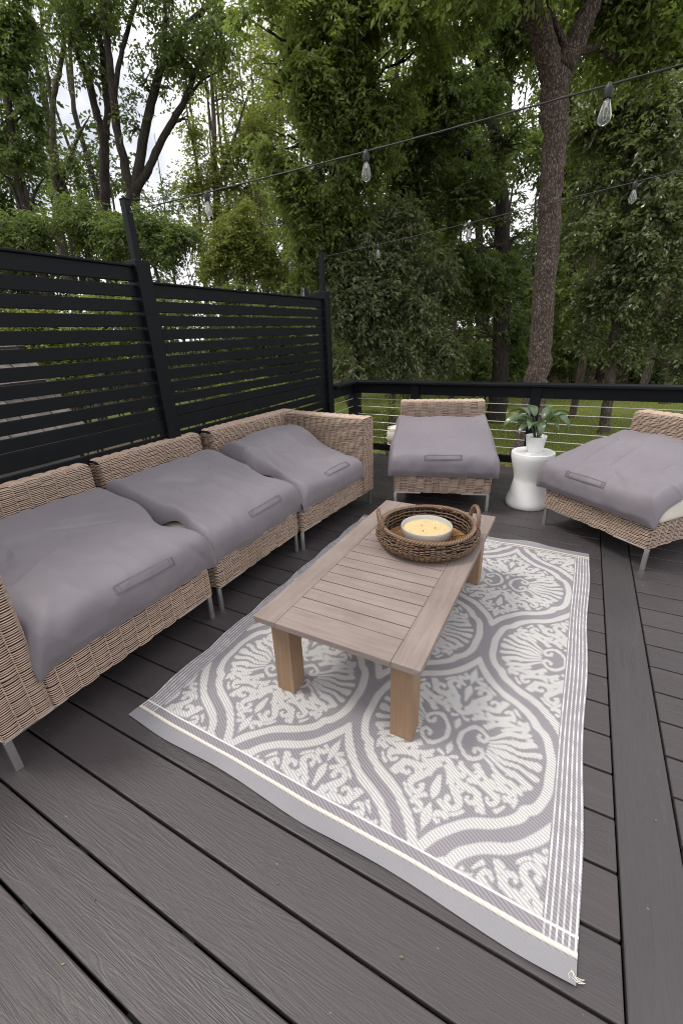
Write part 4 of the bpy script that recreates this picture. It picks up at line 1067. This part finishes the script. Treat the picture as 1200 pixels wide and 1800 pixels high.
# big dark mass in the middle
D9 = 10
tk = grounded(tp([(622, 640, 26), (620, 560, 26), (614, 450, 25), (604, 330, 24), (592, 200, 21), (584, 60, 17), (580, -80, 12)], D9))
tree('tall_leafy_tree', 'tall tree with long drooping leaves hanging over the middle of the view', 'tree', None, tk,
     [tp([(592, 200, 16), (620, 120, 13), (665, 60, 10), (720, 20, 7)], D9), tp([(588, 130, 13), (530, 70, 10), (460, 30, 7)], D9)],
     [bl(470, 50, 8.0, 58, 260), bl(560, 60, 8.2, 70, 330), bl(560, 180, 8.4, 62, 290), bl(640, 40, 8.2, 80, 400), bl(660, 160, 8.4, 75, 360), bl(570, 290, 8.8, 55, 220), bl(520, 130, 8.2, 45, 150), bl(520, 330, 9, 46, 150), bl(640, 260, 8.8, 55, 220), bl(720, 90, 8.4, 60, 240), bl(560, -80, 8.4, 150, 420), bl(720, -60, 8.4, 130, 330), bl(540, 420, 9.2, 44, 150), bl(600, 370, 9, 46, 150), bl(500, 390, 9.6, 44, 110), bl(555, 350, 9.2, 44, 130), bl(480, 260, 9.0, 44, 90), bl(610, 230, 8.6, 50, 160), bl(480, 140, 8.4, 44, 90), bl(600, 450, 9.3, 40, 120), bl(610, 310, 8.8, 44, 140), bl(540, 500, 9.6, 36, 90)],
     M['leaf_mid'], M['bark_dark'], (.135, .044), 9, 262, droop=.5, gap=.11)
D10 = 10.5
tk = grounded(tp([(880, 650, 36), (880, 560, 34), (882, 480, 33), (884, 380, 31), (872, 270, 28), (860, 180, 24), (848, 60, 18), (840, -60, 12)], D10))
tree('dark_woodland_tree', 'dark trunk with a long side branch left of the big flaky trunk', 'tree', None, tk,
     [tp([(872, 300, 20), (845, 280, 17), (810, 268, 14), (770, 268, 11), (735, 272, 7)], D10), tp([(884, 400, 18), (850, 370, 14), (800, 350, 11), (740, 345, 8)], D10), tp([(862, 200, 12), (840, 110, 10), (836, 40, 8)], D10)],
     [bl(800, 60, 9.6, 75, 330), bl(790, 170, 9.8, 75, 330), bl(880, 120, 9.9, 60, 200), bl(740, 240, 9.8, 55, 190), bl(830, 260, 9.9, 55, 180), bl(720, 330, 10, 60, 230), bl(820, 350, 10, 60, 220), bl(900, 240, 10.2, 50, 130), bl(900, 420, 10.4, 46, 110), bl(790, 450, 10.2, 55, 190), bl(860, 500, 10.3, 50, 170), bl(900, 30, 10, 70, 200), bl(760, 530, 10, 44, 140), bl(830, 590, 10.4, 46, 150), bl(900, 570, 10.6, 44, 140), bl(850, 430, 9.9, 50, 150), bl(800, 640, 10.6, 40, 100), bl(905, 640, 10.8, 36, 90)],
     M['leaf_dark'], M['bark_dark'], (.14, .05), 9, 272, gap=.11)
D11 = 9.4
tk = grounded(tp([(690, 660, 14), (688, 600, 13), (680, 520, 11), (672, 440, 8)], D11))
tree('dogwood_tree', 'low spreading tree with grey green drooping leaves above the railing corner', 'tree', None, tk,
     [tp([(684, 560, 8), (640, 500, 6), (610, 450, 4)], D11), tp([(684, 560, 8), (730, 500, 6), (760, 450, 4)], D11)],
     [bl(640, 420, 9.2, 56, 200), bl(700, 400, 9.2, 55, 190), bl(690, 500, 9.1, 62, 260), bl(730, 560, 9.1, 50, 180), bl(660, 580, 9.1, 46, 150), bl(700, 620, 9.0, 44, 150), bl(590, 470, 9.4, 40, 110), bl(620, 640, 9.0, 36, 100), bl(770, 620, 9.2, 44, 140), bl(640, 520, 9.0, 50, 170), bl(610, 560, 9.3, 44, 130), bl(760, 470, 9.3, 46, 140), bl(590, 400, 9.4, 44, 120)],
     M['leaf_grey'], M['bark_mid'], (.135, .046), 9, 282, droop=.65)
D12 = 8.9
tk = grounded(tp([(1062, 750, 22), (1070, 690, 20), (1080, 600, 19), (1088, 500, 17), (1096, 380, 14), (1104, 250, 10), (1110, 120, 7)], D12))
tree('glossy_leaved_tree', 'tree with pale glossy leaves catching the light right of the big trunk', 'tree', None, tk,
     [tp([(1086, 520, 9), (1130, 450, 7), (1170, 400, 5)], D12), tp([(1092, 430, 9), (1050, 350, 7), (1030, 280, 5)], D12)],
     [bl(1060, 420, 8.6, 55, 190), bl(1130, 400, 8.4, 60, 250), bl(1180, 480, 8.4, 60, 240), bl(1100, 500, 8.5, 52, 190), bl(1050, 310, 8.8, 50, 150), bl(1130, 280, 8.6, 62, 240), bl(1190, 350, 8.5, 55, 190), bl(1040, 520, 9, 36, 80), bl(1150, 560, 8.6, 46, 140), bl(1090, 200, 8.9, 55, 170), bl(1170, 200, 8.7, 62, 220), bl(1040, 220, 9.2, 45, 90), bl(1240, 420, 8.5, 60, 130), bl(1020, 400, 9.4, 34, 70), bl(1190, 580, 8.6, 46, 150), bl(1110, 600, 8.8, 40, 110), bl(1030, 590, 9.2, 32, 70), bl(1210, 640, 9, 34, 80)],
     M['leaf_gloss'], M['bark_mid'], (.125, .052), 8, 292)
# thin trunks standing at the edge of the wood
TW = 'thin trunks at the edge of the wood'
for k, (pts, D, lab) in enumerate([
        ([(1004, 735, 15), (1022, 650, 16), (1031, 570, 15), (1040, 480, 13), (1050, 360, 10), (1058, 200, 7)], 10.6, 'thin leaning trunk nearest the right side of the big flaky trunk'),
        ([(1128, 690, 16), (1145, 620, 16), (1165, 540, 14), (1190, 450, 12), (1222, 340, 9)], 13, 'thin trunk leaning right near the right edge of the wood'),
        ([(1172, 690, 18), (1190, 600, 17), (1210, 520, 15), (1240, 400, 12)], 12, 'leaning trunk cut off by the right edge'),
        ([(796, 650, 14), (797, 580, 14), (796, 500, 12), (800, 380, 9), (804, 240, 6)], 13.5, 'straight thin trunk behind the chair against the railing'),
        ([(612, 640, 13), (606, 560, 12), (604, 460, 10), (600, 330, 8)], 15, 'thin trunk just right of the far end of the slatted screen'),
        ([(1052, 690, 10), (1058, 620, 10), (1064, 540, 9), (1070, 420, 7)], 16, 'faint slim trunk far back between the thin leaning trunk and the glossy tree'),
        ([(500, 440, 9), (497, 340, 8), (492, 230, 7), (490, 120, 5)], 17, 'thin upright trunk left of the tall drooping tree')]):
    tk = grounded(tp(pts, D), 1.1); top = pts[-1]
    tree('thin_tree', lab, 'tree', TW, tk, [], [bl(top[0]+rng.uniform(-20, 20), top[1]+30, D, 46, 130), bl(top[0]+rng.uniform(-40, 40), top[1]-40, D, 50, 140), bl(top[0]+rng.uniform(-50, 50), top[1]+90, D, 36, 80)],
         M['leaf_dark'] if k < 6 else M['leaf_lime'], M['bark_mid'], (.13, .05), 8, 300+k*3, twigs=3)

# broad leafy trees closing the wood behind the nearer ones
GB = 'broad leafy trees closing the wood behind the lawn'
for k, (px_, D, lab, mt) in enumerate([(560, 15, 'broad leafy tree filling the wood above the far end of the slatted screen', 'leaf_mid'), (700, 16.5, 'broad leafy tree filling the wood behind the low dogwood', 'leaf_mid'),
        (840, 15.5, 'broad leafy tree filling the wood just left of the big flaky trunk', 'leaf_dark'), (1010, 15, 'broad leafy tree filling the wood just right of the big flaky trunk', 'leaf_mid'), (1150, 16, 'broad leafy tree filling the wood at the right edge', 'leaf_dark')]):
    tk = grounded(tp([(px_, 690, 20), (px_+3, 560, 19), (px_+2, 380, 16), (px_-4, 200, 12), (px_, 20, 8)], D), 1.2)
    g_ = np.random.default_rng(900+k); bs = []
    for py_ in (-40, 60, 160, 260, 360, 450, 530, 600):
        for dx in (-48, 0, 48):
            if g_.random() < .16: continue
            bs.append(bl(px_+dx+g_.uniform(-16, 16), py_+g_.uniform(-22, 22), D+g_.uniform(-.9, .9), g_.uniform(36, 54), 62))
    tree('broad_tree', lab, 'tree', GB, tk, [], bs, M[mt], M['bark_dark'], (.17, .075), 8, 910+k*5, twigs=1, gap=.03)

# ------------------------------------------------------------------ shrubs
SG = 'shrubs around the deck'
def shrub(name, label, cx, cy, D, rpx, n, leafm, leaf, seed, ry=None, stems=6, droop=.4, group=SG):
    base = vp(cx, cy, D); base[2] = GZ-.03
    root = empty(name, base); tag(root, label, 'shrub', group)
    c, r, _ = bl(cx, cy, D, rpx, n, .7, ry); r = np.array(r); g = np.random.default_rng(seed)
    q = MB()
    for k in range(stems):
        e = c+unit(g.normal(size=3)*np.array([1, 1, .5]))*r*.7; q.tube(bez(base+g.normal(size=3)*np.array([.06, .06, 0]), e, .04, 7, seed+k)-base, np.linspace(.016, .005, 7), 6)
    q.build('stem', M['bark_dark'], root, smooth=True)
    bs = [(c+unit(g.normal(size=3))*r*g.uniform(.25, .75), r*g.uniform(.35, .6), n//7) for _ in range(7)]
    V, F = crown_geo(bs, leaf[0], leaf[1], 8, seed, droop, .24, 0, 1.4)
    q = MB(); q.add(V-base, F); q.build('foliage', leafm, root); return root
for a in [('broad dull green shrub behind the near slatted panel at the left edge', 40, 430, 8.4, 110, 900, 'leaf_dark', (.085, .032), 60),
          ('broad dull green shrub behind the screen pole of the near string light', 190, 415, 8.6, 100, 900, 'leaf_dark', (.085, .032), 62),
          ('dull green shrub over the joint between the two slatted panels', 300, 430, 8.8, 75, 600, 'leaf_dark', (.085, .032), 52),
          ('low sunlit shrub seen through the middle of the near slatted panel', 110, 620, 6.0, 120, 700, 'leaf_lime', (.08, .035), 90),
          ('leafy shrub seen through the slats left of the middle screen post', 210, 560, 7.0, 110, 700, 'leaf_mid', (.085, .035), 80),
          ('dark shrub seen through the left half of the far slatted panel', 380, 580, 7.2, 95, 700, 'leaf_dark', (.09, .036), 85),
          ('dark shrub seen through the right half of the far slatted panel', 500, 600, 7.4, 95, 700, 'leaf_dark', (.09, .036), 85),
          ('bright low plant seen through the bottom gaps of the far slatted panel', 430, 700, 6.4, 80, 420, 'leaf_lime', (.10, .05), 40),
          ('shaded shrub filling the space under the dogwood right of the screen', 620, 610, 12, 70, 600, 'leaf_dark', (.11, .04), 70),
          ('deep green shrub behind the railing beyond the chair', 720, 620, 12.5, 70, 600, 'leaf_dark', (.11, .04), 60),
          ('deep green shrub between the thin straight trunk and the big flaky trunk', 860, 625, 13, 75, 600, 'leaf_dark', (.11, .04), 60),
          ('shaded shrub at the foot of the wood right of the big flaky trunk', 1010, 640, 15, 60, 500, 'leaf_dark', (.12, .045), 50),
          ('shaded shrub at the foot of the wood by the right edge', 1150, 630, 16, 75, 500, 'leaf_dark', (.12, .045), 60),
          ('small straw tinted bush on the lawn just beyond the railing corner', 690, 738, 6.6, 30, 170, 'leaf_lime', (.07, .016), 38)]:
    shrub('shrub', a[0], a[1], a[2], a[3], a[4], a[5], M[a[6]], a[7], 400+int(a[1])+int(a[2]), a[8])

# ------------------------------------------------------------------ the far wood, one mass of leaves and trunks
g = np.random.default_rng(77); q = MB(); Vs = []; bl_far = []
for k in range(125):
    ang = R(29)+g.uniform(-R(62), R(62)); rad = g.uniform(19, 46)
    x, y = CP[0]-math.sin(ang)*rad, CP[1]+math.cos(ang)*rad
    zb = GZ+.006*max(0, y-14)-.1; H = g.uniform(11, 18)
    rel = math.degrees(ang)-29                     # left positive
    q.tube([(x, y, zb), (x+g.normal()*.2, y, zb+H*.35), (x+g.normal()*.5, y+g.normal()*.4, zb+H*.8), (x+g.normal()*.5, y+g.normal()*.4, zb+H*1.3)], [g.uniform(.11, .2), .13, .07, .015], 8, mi=1, bump=.05)
    thin = 10 < rel < 40                          # the bright opening in the canopy on the left
    if thin and g.random() < .62: continue
    lo_ = 1.5
    for _ in range(5):
        hz = g.uniform(lo_, H*.6 if thin else H); bl_far.append(((x+g.normal()*1.1, y+g.normal()*1.1, zb+hz), (1.7, 1.7, 1.3), 60))
for k in range(110):                               # undergrowth
    ang = R(29)+g.uniform(-R(62), R(62)); rad = g.uniform(17, 40)
    bl_far.append(((CP[0]-math.sin(ang)*rad, CP[1]+math.cos(ang)*rad, GZ+g.uniform(.2, 1.2)), (1.6, 1.6, 1.0), 60))
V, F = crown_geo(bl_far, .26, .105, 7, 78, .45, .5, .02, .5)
q.add(V, F, 0)
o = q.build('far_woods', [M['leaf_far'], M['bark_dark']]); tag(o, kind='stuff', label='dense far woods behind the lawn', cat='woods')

# lawn grass blades between the deck and the wood
g = np.random.default_rng(5); n = 42000
xx = g.uniform(-11, 7, n); yy = 5.5+g.random(n)**1.3*9.5
keep = np.array([noise.noise((a*.5, b*.5, 3)) > -.35 for a, b in zip(xx, yy)]) & (yy > 6.6+.8*np.sin(xx*1.3))
xx, yy = xx[keep], yy[keep]; n = len(xx)
p = np.stack([xx, yy, np.array([GZ+.10*noise.noise((a*.25, b*.25, 0)) for a, b in zip(xx, yy)])-.005], 1)
V, F = leaf_geo(p, g.normal(size=(n, 3))*.55+np.array([0, 0, 1.]), .075, .011, 6)
q = MB(); q.add(V, F); o = q.build('grass', M['grass']); tag(o, label='lawn grass beyond the railing', cat='grass', kind='stuff')
# fallen leaves and twigs on the litter by the deck
g = np.random.default_rng(8); n = 5000
p = np.stack([g.uniform(-6, 4, n), g.uniform(3.6, 7.4, n), np.zeros(n)], 1); p[:, 2] = [GZ+.10*noise.noise((a*.25, b*.25, 0))+.012 for a, b in p[:, :2]]
V, F = leaf_geo(p, g.normal(size=(n, 3))*np.array([1, 1, .15]), .09, .04, 9)
M['dryleaf'] = leafmat('dry leaf', (.10, .065, .035), (.33, .25, .15), .2, .7)
q = MB(); q.add(V, F); o = q.build('leaf_litter', M['dryleaf']); tag(o, label='dry leaf litter on the ground below the deck edge', cat='leaves', kind='stuff')
# seeds, crumbs and a few curled leaf scraps blown onto the boards
g = np.random.default_rng(21); n = 46
p = np.stack([g.uniform(-1.6, .9, n), g.uniform(-1.0, 3.2, n), np.full(n, .0035)], 1)
on_rug = (p[:, 0] > RX0-.02) & (p[:, 0] < RX1+.02) & (p[:, 1] > RY0-.03) & (p[:, 1] < RY1+.02); p = p[~on_rug]; n = len(p)
V, F = leaf_geo(p, g.normal(size=(n, 3))*np.array([1, 1, .08]), .011, .006, 22)
q = MB(); q.add(V, F); o = q.build('deck_debris', M['dryleaf']); tag(o, label='tiny seeds and leaf scraps scattered on the deck boards', cat='debris', kind='stuff')
